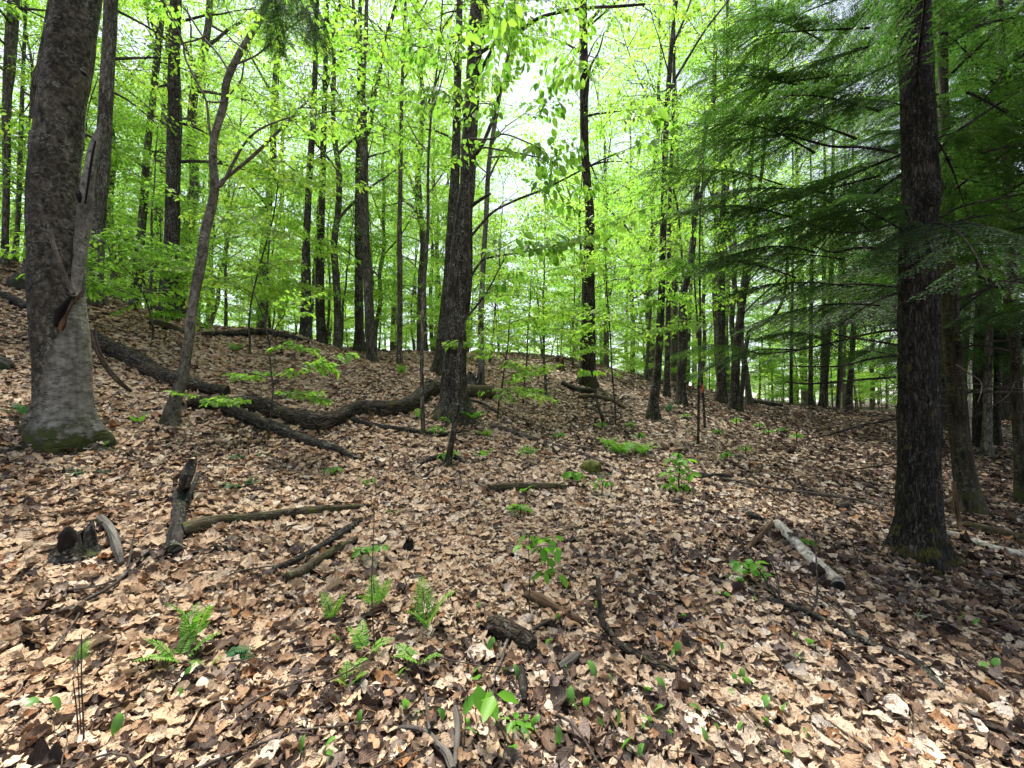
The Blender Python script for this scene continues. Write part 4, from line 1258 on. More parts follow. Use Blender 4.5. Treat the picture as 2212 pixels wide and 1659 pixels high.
traced_tree('birch_tree', 'thin whitish birch stem in the dark hemlock stand', [(2094, 990, 9), (2095, 880, 9), (2096, 778, 9), (2101, 680, 8), (2106, 600, 7), (2110, 500, 6)], 7.5, M['birch'], seed=67, seg=12, crown=0, flare=.2, top=4)
for i, (px, D, lab) in enumerate(((2010, 9, 'dark hemlock mostly hidden by the huge hemlock trunk'), (1990, 13.5, 'shaggy hemlock with low green boughs at the bend of the path'), (2260, 8, 'hemlock reaching in at the dark edge with lacy boughs'), (2030, 12, 'hemlock in the second row behind the mossy one'),
                                   (2300, 12, 'dense dark hemlock closing the far edge of the stand'), (2040, 17, 'distant hemlock above the leafy path'), (2180, 19, 'farthest tall hemlock of the dark stand'), (2080, 24, 'hazy green hemlock at the back of the stand'))):
    p = on(px, D)
    py = 869 - (p[2] - CAMZ) / (K * D)
    w = .17 / (K * D) * 2 * math.sqrt(1 + ((px - CX) * K) ** 2)
    hemlock(lab, [(px, py, w), (px + 2, py - 150 * 9 / D, w * .9), (px - 3, py - 500 * 9 / D, w * .8), (px, py - 900 * 9 / D, w * .6)], D, M['bark_hemlock'], 30, 1.8 if D > 10 else 2.0, 10, 70 + i, seg=14, n=40, sc=(.75, 1.25), furrow=0, top=4, dead=3)

# hemlock bough that hangs into the top of the picture
p = at(600, -130, 4.6)
hb = thing('hemlock_bough', p, 'dark drooping hemlock bough hanging into the top over the crooked young beech', 'bough')
for (px, py, D, az, sc, pt) in ((600, -70, 4.6, .6, .40, -1.0), (575, -60, 4.7, 1.6, .36, -1.05), (640, -60, 4.5, 5.9, .44, -1.15), (620, -40, 4.8, 2.4, .34, -1.15), (550, -80, 4.6, 3.4, .32, -.9), (600, -20, 4.9, 5.2, .3, -1.1), (650, 10, 4.7, 5.7, .3, -1.2)):
    o = add_bough(hb, at(px, py, D), az, pt, sc, int(px), .2)
    o.name = 'spray'

# ------------------------------------------------------------------ woods beyond the ridge
r_ = np.random.default_rng(21)
placed = []


def clear(x, y, m):
    return all((x - a) ** 2 + (y - b) ** 2 > m * m for a, b in placed)


cnt = 0
tries = 0
while cnt < 100 and tries < 8000:
    tries += 1
    D = 12.5 + 45 * r_.random() ** 1.1
    px = r_.uniform(-150, 1900)
    x = (px - CX) * K * D
    if not clear(x, D, 1.7): continue
    if 1050 < px < 1275 and (D < 30 or r_.random() < .9): continue
    if px > 1650 and D < 17: continue
    placed.append((x, D))
    dup(CAN[cnt % 5], (x, D, gz(x, D) - .05), r_.uniform(0, 6.28), r_.uniform(.8, 1.12), tilt=(r_.normal(0, .025), r_.normal(0, .025)))
    cnt += 1
cnt = 0
placed = []
tries = 0
while cnt < 255 and tries < 12000:
    tries += 1
    D = 9.2 + 42 * r_.random() ** 1.25
    px = r_.uniform(-100, 2060)
    x = (px - CX) * K * D
    lim = 10.2 if px < 760 else (9.6 if px < 1300 else 11.5)
    if px < 250: lim = 8.2
    if 730 < px < 1000: lim = 12.2
    if 1300 < px <= 1640: lim = 12.8
    if px > 1640: lim = 15.5
    if px > 1800: lim = 22
    if D < lim or not clear(x, D, .75): continue
    placed.append((x, D))
    dup(US[int(r_.integers(0, 6))], (x, D, gz(x, D) - .03), r_.uniform(0, 6.28), r_.uniform(.75, 1.15), tilt=(r_.normal(0, .04), r_.normal(0, .04)))
    cnt += 1
for i in range(26):
    D = r_.uniform(21, 40)
    px = r_.uniform(1640, 2230)
    x = (px - CX) * K * D
    dup(US[[0, 4, 0, 3][i % 4]], (x, D, gz(x, D) - .03), r_.uniform(0, 6.28), r_.uniform(.8, 1.3), tilt=(r_.normal(0, .04), r_.normal(0, .04)))
for o in US + CAN:      # the originals stand in the woods too
    D = r_.uniform(16, 26)
    px = r_.uniform(300, 1500)
    o.location = on(px, D)

# ------------------------------------------------------------------ fallen logs
stick3('fallen_log', 'long grey brown fallen trunk sloping from the old beech behind the crooked young beech', 'log',
       [(205, 745, 34), (250, 768, 36), (315, 803, 38), (371, 832, 38), (437, 848, 34), (490, 856, 26)], M['log'], 22, 90, rough=.09, lump=.22, furrow=.006)
stick3('fallen_log', 'sinuous mossy fallen trunk snaking to the foot of the central maple', 'log',
       [(408, 880, 26), (450, 882, 32), (490, 884, 34), (540, 885, 36), (577, 893, 36), (647, 916, 40), (690, 925, 40), (719, 917, 38), (771, 897, 36), (852, 894, 36), (887, 880, 34), (918, 856, 34), (943, 846, 34)], M['log'], 26, 140, rough=.09, lump=.26, furrow=.007, press=.45)
stick3('fallen_log', 'broken mossy log end lying behind the roots of the central maple', 'log',
       [(990, 858, 30), (1015, 857, 34), (1040, 857, 34), (1062, 858, 28)], M['log_moss'], 20, 40, rough=.08, lump=.18)
stick3('fallen_pole', 'straight dark log tapering downhill from under the sinuous trunk', 'log',
       [(490, 893, 30), (540, 915, 28), (593, 935, 26), (650, 955, 24), (698, 970, 20), (740, 984, 14), (770, 995, 6)], M['rotten'], 16, 80, rough=.12, lump=.22, furrow=.006)
stick3('fallen_log', 'flat dark log lying along the crest of the leafy slope', 'log',
       [(437, 727, 9), (480, 727, 12), (530, 726, 14), (577, 725, 14), (620, 733, 12), (668, 743, 7)], M['rotten'], 12, 50, rough=.12, lump=.2)
stick3('fallen_log', 'decayed log at the foot of the stout dark trunk on the crest', 'log', [(325, 702, 12), (350, 709, 16), (380, 716, 14), (398, 722, 8)], M['log_moss'], 12, 30, rough=.12, lump=.2)
stick3('dead_branch', 'dark branch lying level before the sinuous trunk and pole thin sapling', 'branch',
       [(761, 915, 13), (800, 924, 12), (834, 930, 11), (880, 936, 10), (925, 941, 9), (970, 942, 6), (1040, 930, 3)], M['rotten'], 10, 50, rough=.1)
stick3('dead_branch', 'long pale branch running downhill past the mossy cushion', 'branch',
       [(1062, 927, 10), (1095, 935, 11), (1132, 948, 10), (1191, 965, 8), (1265, 988, 6), (1310, 1008, 5), (1349, 1032, 3)], M['stick'], 10, 60, rough=.1)
stick3('dead_branch', 'thin forked branch lying above the long pale branch', 'branch', [(1191, 960, 5), (1245, 970, 5), (1321, 983, 4), (1400, 1000, 3)], M['stick'], 8, 40, rough=.1)
stick3('dead_branch', 'short grey stick beside the thin dark sapling foot', 'branch', [(912, 1038, 4), (940, 1018, 5), (972, 998, 5, None)], M['stick'], 8, 20, rough=.1)
stick3('exposed_root', 'dark arched root under the thin dark sapling', 'root', [(905, 1010, 5), (935, 998, 12), (965, 996, 16), (985, 998, 14), (1010, 1010, 5)], M['rotten'], 12, 30, rough=.15, lump=.2)
stick3('mossy_stick', 'short moss streaked log lying alone in the middle of the clearing', 'log', [(1045, 1062, 11), (1075, 1062, 15), (1130, 1060, 15), (1180, 1059, 13), (1222, 1060, 9)], M['log_moss'], 14, 40, rough=.08, lump=.12)
stick3('rotten_log', 'dark mossy rotten log pointing downhill with a broken stub', 'log',
       [(373, 1205, 30), (381, 1160, 34), (388, 1115, 32), (394, 1075, 30), (401, 1040, 26, 3.55), (411, 1008, 20, 3.62), (421, 982, 9, 3.68)], M['rotten'], 18, 80, rough=.2, lump=.35, furrow=.01,
       twigs=[[(400, 1105, 12, .05), (412, 1090, 12, .1), (428, 1068, 10, .16)]])
stick3('fallen_pole', 'mossy grey pole lying across from the rotten log', 'log', [(395, 1158, 30), (430, 1148, 32), (487, 1136, 24), (560, 1127, 22), (640, 1118, 18), (710, 1110, 16), (770, 1104, 10), (822, 1094, 4)], M['log_moss'], 16, 70, rough=.07, lump=.14)
stick3('dead_branch', 'upper of two mossy branch pieces lying together near the small fern', 'branch', [(591, 1243, 10), (640, 1222, 14), (700, 1190, 16), (745, 1160, 16), (778, 1136, 8)], M['rotten'], 12, 44, rough=.1, lump=.12)
stick3('dead_branch', 'lower of two mossy branch pieces lying together near the small fern', 'branch', [(620, 1262, 18), (660, 1240, 22), (710, 1210, 20), (770, 1176, 12)], M['log_moss'], 12, 40, rough=.1, lump=.14)
stick3('dead_branch', 'short weathered grey branch piece beside the hollow stump', 'branch', [(217, 1130, 14), (236, 1158, 18), (250, 1190, 18), (262, 1228, 10)], M['driftwood'], 12, 30, rough=.12)
stick3('dead_branch', 'thin crooked branch from the corner up to the rotten log', 'branch', [(120, 1335, 5), (190, 1305, 8), (250, 1272, 9), (300, 1222, 9), (340, 1185, 8), (372, 1150, 6), (400, 1120, 4)], M['stick'], 10, 50, rough=.12,
       twigs=[[(275, 1245, 5, .03), (285, 1215, 4, .1), (293, 1188, 3, .16)], [(250, 1272, 5, .02), (205, 1290, 4, .02), (130, 1300, 3, .02)]])
stick3('twig_arc', 'thin curved twig arching over the tan leaves by the rotten log', 'twig', [(300, 1230, 3), (360, 1212, 3.4), (437, 1190, 3.4), (500, 1192, 3), (543, 1204, 2)], M['stick'], 7, 30, rough=.05)
stick3('chunk_of_wood', 'short thick bark covered log chunk with a black crumbling end', 'log', [(1052, 1368, 30), (1075, 1374, 40), (1110, 1390, 44), (1135, 1405, 44), (1148, 1416, 36)], M['log'], 22, 36, rough=.1, lump=.15, furrow=.006)
stick3('dead_branch', 'thin bent grey stick resting over the short log chunk', 'branch', [(1190, 1357, 7), (1163, 1368, 7), (1140, 1384, 7), (1100, 1400, 8), (1083, 1445, 7), (1069, 1475, 6), (1066, 1500, 4)], M['stick'], 8, 40, rough=.1, press=2.2)
stick3('rotten_wood', 'crumbling orange brown strip of rotten wood beyond the log chunk', 'wood', [(1139, 1298, 14), (1170, 1310, 26), (1210, 1335, 22), (1250, 1352, 18), (1268, 1364, 8)], M['deadwood'], 14, 36, rough=.25, lump=.3)
stick3('dead_branch', 'bare branch stub standing up above the leaves with its foot buried', 'branch', [(1312, 1375, 15, None), (1300, 1340, 14, 2.55), (1295, 1300, 12, 2.5), (1293, 1270, 12, 2.47), (1291, 1244, 11, 2.45)], M['bark_grey'], 12, 40, rough=.1, lump=.08)
stick3('dead_branch', 'curved dark branch lying below the upright branch stub', 'branch', [(1318, 1378, 12), (1332, 1405, 16), (1360, 1424, 19), (1400, 1442, 21), (1440, 1457, 21), (1470, 1466, 14)], M['log'], 14, 44, rough=.1, lump=.14)
stick3('chunk_of_wood', 'small grey bark chunk lying left of the curved dark branch', 'wood', [(1208, 1456, 12), (1225, 1448, 18), (1245, 1436, 18), (1254, 1430, 10)], M['driftwood'], 12, 22, rough=.15)
stick3('bark_strip', 'dark strip of bark half buried in the pale leaves', 'wood', [(1124, 1456, 12), (1128, 1480, 18), (1131, 1510, 20), (1134, 1535, 10)], M['rotten'], 12, 26, rough=.15, lump=.2)
stick3('dead_branch', 'smooth grey branch curving down off the bottom edge', 'branch', [(840, 1592, 5), (870, 1590, 8), (905, 1596, 11), (929, 1610, 13), (945, 1632, 16), (965, 1656, 18), (978, 1690, 18)], M['driftwood'], 12, 46, rough=.1, twigs=[[(927, 1605, 7, .03), (922, 1580, 6, .06), (919, 1552, 4, .08)]])
stick3('dead_branch', 'split weathered stick standing at the bottom edge beside the smooth branch', 'branch', [(983, 1552, 11), (988, 1580, 15), (989, 1610, 16), (986, 1640, 15), (982, 1680, 12)], M['driftwood'], 12, 36, rough=.18)
lg = stick3('birch_log', 'pale peeling birch log with a black hollow end', 'log', [(1678, 1143, 18), (1695, 1160, 23), (1735, 1200, 25), (1770, 1238, 26), (1809, 1278, 29)], M['birch'], 24, 80, rough=.08, lump=.16)
e0 = hit(1809, 1278); e1 = hit(1795, 1263)
ax_ = unit(e0 - e1); mbx = MB(); rr = wpx(29, e0[1]); c0 = e0 + np.array([0, 0, rr * .55])
tube(mbx, np.array([c0 + ax_ * rr * .2, c0 + ax_ * rr * .34]), np.array([rr * .93, rr * .86]), 20, 0, rough=.05)
hx = mbx.obj('hollow_end', M['black'], lg, np.array(lg.location))
stick3('dead_branch', 'short orange brown branch end meeting the head of the birch log', 'branch', [(1613, 1196, 9), (1640, 1170, 13), (1662, 1148, 14), (1686, 1128, 10)], M['deadwood'], 10, 26, rough=.15)
stick3('chunk_of_wood', 'small charred dark chunk lying past the head of the birch log', 'wood', [(1612, 1122, 10), (1622, 1124, 16), (1634, 1127, 16), (1646, 1130, 8)], M['rotten'], 12, 18, rough=.2)
stick3('dead_branch', 'long thin dark branch slanting down the open leaf floor with upright twigs', 'branch',
       [(1460, 1238, 4), (1543, 1266, 6), (1600, 1284, 8), (1648, 1300, 9), (1700, 1322, 11), (1753, 1343, 12), (1800, 1366, 12), (1858, 1392, 13), (1920, 1420, 14), (1977, 1448, 16), (2010, 1478, 16), (2038, 1512, 12)], M['rotten'], 12, 90, rough=.1, lump=.08,
       twigs=[[(1683, 1316, 5, .02), (1680, 1285, 4, .10), (1655, 1250, 3, .2)], [(1750, 1340, 5, .02), (1766, 1318, 4, .06), (1765, 1270, 3, .2), (1762, 1236, 2, .3)], [(1680, 1310, 4, .02), (1640, 1270, 3, .1), (1590, 1215, 2, .2)],
              [(1845, 1385, 7, .02), (1838, 1362, 6, .03), (1815, 1335, 5, .05)], [(1752, 1343, 5, .02), (1725, 1350, 4, .02), (1690, 1345, 3, .02)]])
stick3('dead_branch', 'dark grey branch entering from the side near the bottom corner', 'branch', [(2096, 1556, 8), (2130, 1580, 14), (2170, 1605, 17), (2240, 1640, 19)], M['log'], 12, 36, rough=.1, lump=.1)
stick3('birch_log', 'thin whitish birch pole behind the huge hemlock foot', 'log', [(2030, 1158, 12), (2070, 1168, 13), (2103, 1178, 14), (2150, 1196, 15), (2230, 1214, 17)], M['birch'], 14, 40, rough=.05)
stick3('fallen_log', 'low mossy log in the shade past the thin birch pole', 'log', [(2085, 1143, 14), (2120, 1152, 18), (2170, 1164, 20), (2240, 1180, 20)], M['log_moss'], 14, 40, rough=.1, lump=.15)
stick3('dead_branch', 'pale stick leaning beside the mossy hemlock foot', 'branch', [(2080, 1164, 9, None), (2072, 1130, 9, 4.45), (2064, 1080, 9, 4.5), (2060, 1040, 8, 4.55)], M['deadwood'], 10, 30, rough=.1)
stick3('dead_branch', 'long pale pole on the ground leading to the huge hemlock', 'branch', [(1510, 1027, 5), (1585, 1044, 6), (1660, 1060, 7), (1760, 1073, 7), (1850, 1086, 7), (1925, 1106, 6)], M['stick'], 10, 60, rough=.08)
stick3('chunk_of_wood', 'dark rounded wood chunk on the ground before the huge hemlock', 'wood', [(1812, 1106, 10), (1828, 1105, 18), (1845, 1106, 10)], M['rotten'], 12, 18, rough=.2)
stick3('dead_branch', 'dark stick on the ground behind the bright leafy seedling', 'branch', [(1520, 1036, 6), (1545, 1033, 9), (1580, 1036, 8)], M['rotten'], 10, 20, rough=.1)
stick3('dead_branch', 'thin branch drooping from the huge hemlock to the path litter', 'branch', [(1925, 1002, 3, 3.9), (1870, 1010, 4, 4.4), (1800, 1020, 3, 4.9), (1725, 1030, 2.5, 5.2)], M['twig'], 7, 30)
stick3('fallen_log', 'small decayed log sunk in the slope under the brown furrowed trunk', 'log', [(1215, 832, 8), (1235, 842, 11), (1260, 850, 12), (1285, 850, 7)], M['rotten'], 12, 24, rough=.15, lump=.2)
stick3('fallen_log', 'second decayed log stepping downhill from the brown furrowed trunk', 'log', [(1250, 862, 8), (1290, 862, 10), (1320, 870, 9), (1350, 884, 6)], M['log_moss'], 12, 24, rough=.15, lump=.2)
stick3('dead_branch', 'dark branch lying by the roots right of the central maple', 'branch', [(1015, 868, 4), (1040, 876, 7), (1062, 888, 7), (1080, 900, 5), (1098, 912, 3)], M['rotten'], 9, 26, rough=.12)
stick3('leaning_stem', 'dead dark stem leaning over the slope beside the brown furrowed trunk', 'branch', [(1305, 922, 7, None), (1298, 895, 7, 7.9), (1288, 860, 6, 8.0), (1282, 828, 5, 8.1), (1278, 800, 4, 8.2)], M['bark_dark'], 8, 30, rough=.1)
stick3('fallen_log', 'dark flat log lying beyond the crooked twin trunk', 'log', [(1618, 868, 6), (1650, 875, 9), (1690, 880, 7)], M['rotten'], 10, 24, rough=.15)
stick3('rotten_log', 'old split log lying high on the slope behind the old beech', 'log', [(-20, 640, 20), (10, 650, 24), (40, 662, 22), (60, 672, 12)], M['rotten'], 14, 30, rough=.15, lump=.2)

# rotten stumps
def stump(label, px, py, w, h, mat, seed, hole=True):
    b = hit(px, py)
    D = b[1]
    mb = MB()
    r0 = wpx(w, D); H = h * K * D
    nn = 26
    sg = 40
    th = np.arange(sg) / sg * 6.2832
    zz = np.linspace(-.12, 1, nn)
    jag = .62 + .38 * vnoise(np.stack([np.cos(th) * 2.6 + seed, np.sin(th) * 2.6, th * 0 + seed], -1)) + .22 * vnoise(np.stack([np.cos(th) * 8, np.sin(th) * 8, th * 0 + seed], -1))
    jag = np.clip(jag, .12, 1.1)
    rings = []
    for inner in (0, 1):
        for z_ in (zz if not inner else zz[::-1]):
            rr_ = r0 * (1.12 - .5 * max(z_, 0) + .35 * math.exp(-max(z_, 0) / .12)) * (1 + .3 * vnoise(np.stack([np.cos(th) * 1.7 + seed, np.sin(th) * 1.7, th * 0 + z_ * 1.5], -1)) + .12 * vnoise(np.stack([np.cos(th) * 6 + seed, np.sin(th) * 6, th * 0 + z_ * 2.5], -1)))
            if inner: rr_ = rr_ * .68
            rings.append(np.stack([b[0] + rr_ * np.cos(th) + .3 * r0 * z_, b[1] + rr_ * np.sin(th), b[2] + H * np.minimum(z_, z_ * jag)], -1))
    V = np.array(rings); kk = len(rings)
    i_ = np.arange(kk - 1)[:, None] * sg; j_ = np.arange(sg)[None]
    F = np.stack([i_ + j_, i_ + (j_ + 1) % sg, i_ + sg + (j_ + 1) % sg, i_ + sg + j_], -1).reshape(-1, 4)
    bk_ = (V - b).reshape(-1, 3)
    mb.add(V.reshape(-1, 3), F, 0, bk=bk_, bh=bk_[:, 2] + .3)
    o = mb.obj('tree_stump', mat, None, b)
    tag(o, label, 'stump')
    if hole:
        m2 = MB()
        q = np.array([b[0] + r0 * .3, b[1] - r0 * .72, b[2] + H * .45])
        tube(m2, np.array([q - [0, 0, H * .35], q - [0, 0, H * .1], q + [0, 0, H * .2], q + [0, 0, H * .35]]), np.array([.3, .42, .36, .15]) * r0, 12, 0, rough=.2)
        m2.obj('hollow', M['black'], o, b)
    return o


stump('lichen spotted rotten stump with a black hollow among the tan leaves', 160, 1200, 70, 78, M['rotten'], 2)
stump('small jagged dark stump against the pale beech behind the central maple', 1020, 838, 40, 42, M['rotten'], 5, False)
stump('reddish brown broken stump far back among the leafy saplings', 1205, 800, 26, 36, M['deadwood'], 6, False)
stump('small black charred stump by the small palmate seedling', 880, 1192, 24, 30, M['black'], 7, False)


def boulder(name, label, cat, px, py, w, h, mat, seed):
    b = hit(px, py); D = b[1]
    r0 = wpx(w, D); H = h * K * D
    u = np.linspace(0, np.pi, 18); v = np.linspace(0, 2 * np.pi, 28, endpoint=False)
    uu, vv = np.meshgrid(u, v, indexing='ij')
    d = np.stack([np.sin(uu) * np.cos(vv), np.sin(uu) * np.sin(vv), np.cos(uu)], -1)
    k = 1 + .22 * vnoise(d * 1.7 + seed) + .10 * vnoise(d * 4.5 + seed) + .05 * vnoise(d * 11 + seed)
    V = b + d * k[..., None] * np.array([r0, r0 * .9, H * .75]) + np.array([0, 0, H * .15])
    nu, nv = uu.shape
    i = np.arange(nu - 1)[:, None] * nv; j = np.arange(nv)[None]
    F = np.stack([i + j, i + nv + j, i + nv + (j + 1) % nv, i + (j + 1) % nv], -1).reshape(-1, 4)
    mb = MB(); mb.add(V.reshape(-1, 3), F)
    tag(mb.obj(name, mat, None, b), label, cat)


boulder('mossy_rock', 'dark mossy rock on the slope behind the old beech', 'rock', 45, 622, 46, 40, M['rock'], 1)
boulder('mossy_rock', 'black rounded rock at the edge of the slope before the old beech', 'rock', -4, 800, 44, 32, M['rock'], 2)
boulder('moss_cushion', 'round yellow green moss cushion beside the long pale branch', 'moss', 1275, 1016, 48, 26, M['moss'], 3)

# ------------------------------------------------------------------ small plants
def frond_mesh(seed, lacy, mat, L=1.):
    r = np.random.default_rng(seed)
    mb = MB()
    n = 14
    s = np.linspace(0, 1, n)
    ax = np.stack([.55 * s ** 1.6, .03 * np.sin(s * 4), s * .95 - .22 * s ** 3], -1) * L
    tube(mb, ax, np.linspace(.006, .002, n) * 1.3, 4, 1, cap=False)
    m = 17
    pos, di, nr, Ls, Ws, lr = [], [], [], [], [], []
    c0 = r.random()
    for i in range(m):
        f = .22 + .78 * i / m
        k = f * (n - 1.001); j = int(k)
        p = ax[j] + (ax[j + 1] - ax[j]) * (k - j)
        T = unit(ax[j + 1] - ax[j])
        N = unit(np.cross(T, [0, 1, 0]))
        pl = (.27 if lacy else .20) * math.sin(min(1., (1 - f) * 1.25 + .04) * 1.7) * r.uniform(.9, 1.1) * L
        for sd in (1, -1):
            d = unit(np.array([0, sd, 0]) + T * .38 + N * r.normal(0, .12))
            if lacy:
                q = 7
                for t in range(q):
                    g = (t + .6) / q
                    for s2 in (1, -1):
                        pos.append(p + d * pl * g); di.append(unit(T * s2 + d * .55)); nr.append(N + r.normal(0, .2, 3))
                        Ls.append(pl * .25 * (1.1 - g)); Ws.append(pl * .13 * (1.1 - g * .6)); lr.append(np.clip(c0 * .5 + .3 * r.random() + .3 * f, 0, 1))
            else:
                pos.append(p); di.append(d); nr.append(N + r.normal(0, .15, 3)); Ls.append(pl); Ws.append(pl * .24 + .008 * L); lr.append(np.clip(c0 * .6 + .4 * r.random(), 0, 1))
    add_leaves(mb, np.array(pos), np.array(di), np.array(nr), np.array(Ls), np.array(Ws), np.array(lr), 0, six=not lacy)
    return mb.mesh('frond', [mat, M['twig']])


FR = {'lacy': [frond_mesh(700 + i, True, M['fern']) for i in range(3)], 'dark': [frond_mesh(720 + i, False, M['fern_dark']) for i in range(3)], 'plain': [frond_mesh(740 + i, False, M['fern']) for i in range(3)]}


def fern(label, px, py, size_px, kind, n, seed, lean=None, spread=.5, flat=0., group=None):
    r = np.random.default_rng(seed)
    b = hit(px, py)
    root = thing('fern', b, label, 'fern', group)
    sz = size_px * 1.0 * K * b[1]
    for i in range(n):
        o = bpy.data.objects.new('frond', FR[kind][int(r.integers(0, 3))])
        C.objects.link(o); o.parent = root
        az = (i / n * 6.283 + r.uniform(-.5, .5)) if lean is None else r.normal(lean, spread)
        o.rotation_euler = (r.normal(0, .1), flat + r.uniform(-.25, .2), az)
        k = sz * r.uniform(.75, 1.1)
        o.scale = (k, k, k)
        o.location = (r.normal(0, .03) * sz, r.normal(0, .03) * sz, -.01)
    return root


FN = [('pair of lacy fern fronds spread in a V behind the tall bare stem', 822, 1318, 90, 'lacy', 3, None, 0), ('tall lacy fern standing before the short log chunk', 928, 1365, 125, 'lacy', 3, None, 0), ('lacy fern nearest the two mossy branch pieces', 722, 1350, 85, 'lacy', 2, None, 0),
      ('bent lacy fern low beside a lily leaf', 752, 1488, 66, 'lacy', 3, None, .2), ('dark green fern crouched under the bare stem', 790, 1420, 90, 'plain', 4, None, .5), ('leafy low fern spreading toward the log chunk', 905, 1440, 90, 'plain', 3, None, .45),
      ('upright fern with ladder like fronds in the tan leaves', 415, 1400, 130, 'plain', 3, None, -.1), ('fern with arching fronds beside the ladder fern', 385, 1440, 110, 'plain', 4, None, .2), ('flattened dark fern frond lying on the tan leaves', 465, 1425, 110, 'dark', 2, 0., .85), ('small light fern curled below the ladder fern', 452, 1448, 60, 'lacy', 2, None, .2),
      ('pale yellow fern tuft behind thin dead stems', 168, 1450, 70, 'lacy', 2, 2.4, .2), ('dark evergreen fern spread flat below the old beech', 190, 1022, 62, 'dark', 6, None, .8), ('bright small fern against the mossy roots of the old beech', 150, 955, 50, 'plain', 6, None, .3), ('tiny bright fern tuft at the end of the mossy root', 220, 972, 30, 'lacy', 3, None, .2),
      ('bright fern tuft between the old beech and the crooked young beech', 298, 915, 40, 'plain', 4, None, .3), ('dark fern above the mossy pole by the slender beech shrub', 530, 990, 56, 'dark', 5, None, .7), ('second dark fern lower toward the mossy pole', 520, 1055, 60, 'dark', 5, None, .7),
      ('fern growing before the sinuous trunk at the pole thin sapling', 905, 905, 40, 'lacy', 4, None, .3), ('green fern clump at the right foot of the central maple', 1015, 912, 60, 'plain', 7, None, .4), ('feathery light fern patch on the open slope', 1340, 985, 64, 'lacy', 8, None, .4), ('second feathery fern beside the light fern patch', 1385, 985, 56, 'lacy', 7, None, .4), ('small feathery fern above the light fern patch', 1310, 965, 44, 'lacy', 6, None, .4),
      ('small fern on the low bank below the long pale branch', 1050, 945, 40, 'lacy', 5, None, .4), ('fern hanging over the foot of the low bank', 1045, 990, 40, 'plain', 4, None, .4), ('dark fern by the shaded left foot of the old beech', 60, 905, 60, 'dark', 5, None, .4), ('grassy tuft of fern on the slope under the grey beech', 865, 812, 34, 'lacy', 6, None, .1), ('tuft of fern near the dark leaning tree', 1445, 890, 30, 'dark', 6, None, .2),
      ('fern upper on the leafy slope left of the slender beech shrub', 510, 760, 36, 'lacy', 4, None, .2), ('low fern by the mossy cushion', 1290, 1028, 40, 'dark', 4, None, .7), ('small fern in front of the moss streaked log', 1125, 1068, 44, 'plain', 4, None, .6), ('low fern in the mid clearing below the sapling root', 800, 1050, 36, 'lacy', 4, None, .4), ('tiny fern below the low mid clearing fern', 850, 1112, 30, 'lacy', 3, None, .4)]
for i, (lab, px, py, sz, kd, n, lean, flat) in enumerate(FN):
    fern(lab, px, py, sz, kd, n, 800 + i, lean, .5, flat)


def seedling(name, label, stem, D, leaves_at, leaf_px, mat, seed, nl=4, cat='seedling', group=None, palm=False, w=3, tiers=True):
    """stem: px points base first; leaves_at: points where leaf clusters sit"""
    r = np.random.default_rng(seed)
    b = hit(*stem[0][:2])
    d0 = b[1] if D is None else D
    P = np.array([[*b]] + [[*at(p[0], p[1], d0)] for p in stem[1:]])
    root = thing(name, b, label, cat, group)
    mb = MB(); S = smoothpath(P, 24)
    tube(mb, S, np.linspace(wpx(w, d0), wpx(w * .5, d0), 24), 6, 0, base_z=b[2])
    lm = MB()
    for (px, py, *rest) in leaves_at:
        q = at(px, py, d0 + r.normal(0, .04))
        i = int(np.argmin(np.linalg.norm(S - q, axis=1)))
        if np.linalg.norm(S[i] - q) > .02:
            i = max(0, i - 2)
            tube(mb, np.array([S[i], (S[i] + q) / 2 + [0, 0, .01], q]), np.array([.003, .0025, .002]), 4, 0, cap=False, base_z=b[2])
        n = rest[0] if rest else nl
        az = np.arange(n) / n * 6.283 + r.uniform(0, 6)
        if palm: dz = r.uniform(-.35, .05, n)
        else: dz = r.uniform(-1.1, -.1, n)
        dd = np.stack([np.cos(az), np.sin(az) * .8, dz], -1)
        L = leaf_px * K * d0 * r.uniform(.75, 1.15, n)
        add_leaves(lm, q + dd * .01, dd, np.tile([0, -.25, 1.], (n, 1)) + r.normal(0, .3, (n, 3)), L, L * (r.uniform(.5, .62, n)), r.random(n), 0, True)
    mb.obj('stem', M['twig'], root, b)
    lm.obj('foliage', mat, root, b)
    return root


seedling('beech_seedling', 'beech seedling with two tiers of toothed leaves on a thin dark stem', [(1147, 1350), (1143, 1300), (1145, 1240), (1142, 1190), (1145, 1150)], None,
         [(1140, 1152, 3), (1165, 1160, 3), (1195, 1160, 3), (1130, 1175, 2), (1170, 1180, 3), (1205, 1180, 2), (1180, 1200, 2), (1175, 1232, 3), (1205, 1236, 2)], 30, M['leaf_low'], 1)
seedling('beech_seedling', 'young beech seedling with hanging bright leaves near the bottom edge', [(1108, 1640), (1085, 1580), (1065, 1540), (1055, 1490), (1045, 1468)], None, [(1032, 1470, 2), (1028, 1492, 2), (1055, 1500, 2), (1068, 1498, 3)], 48, M['leaf_low'], 2, w=5)
seedling('leafy_seedling', 'dense bright green leafy seedling upright in the clearing', [(1468, 1062), (1466, 1040), (1468, 1010), (1465, 975)], None,
         [(1465, 978, 4), (1450, 990, 4), (1480, 992, 4), (1455, 1008, 4), (1475, 1012, 4), (1440, 1020, 4), (1490, 1022, 4), (1460, 1030, 4), (1448, 1045, 4), (1480, 1045, 4), (1465, 1052, 4)], 22, M['leaf_low'], 3, w=4)
seedling('maple_seedling', 'flat palmate green seedling beside the mossy branch pieces', [(795, 1215), (797, 1195), (800, 1182)], None, [(780, 1186, 5), (800, 1182, 6), (822, 1180, 5)], 22, M['leaf_low'], 4, palm=True)
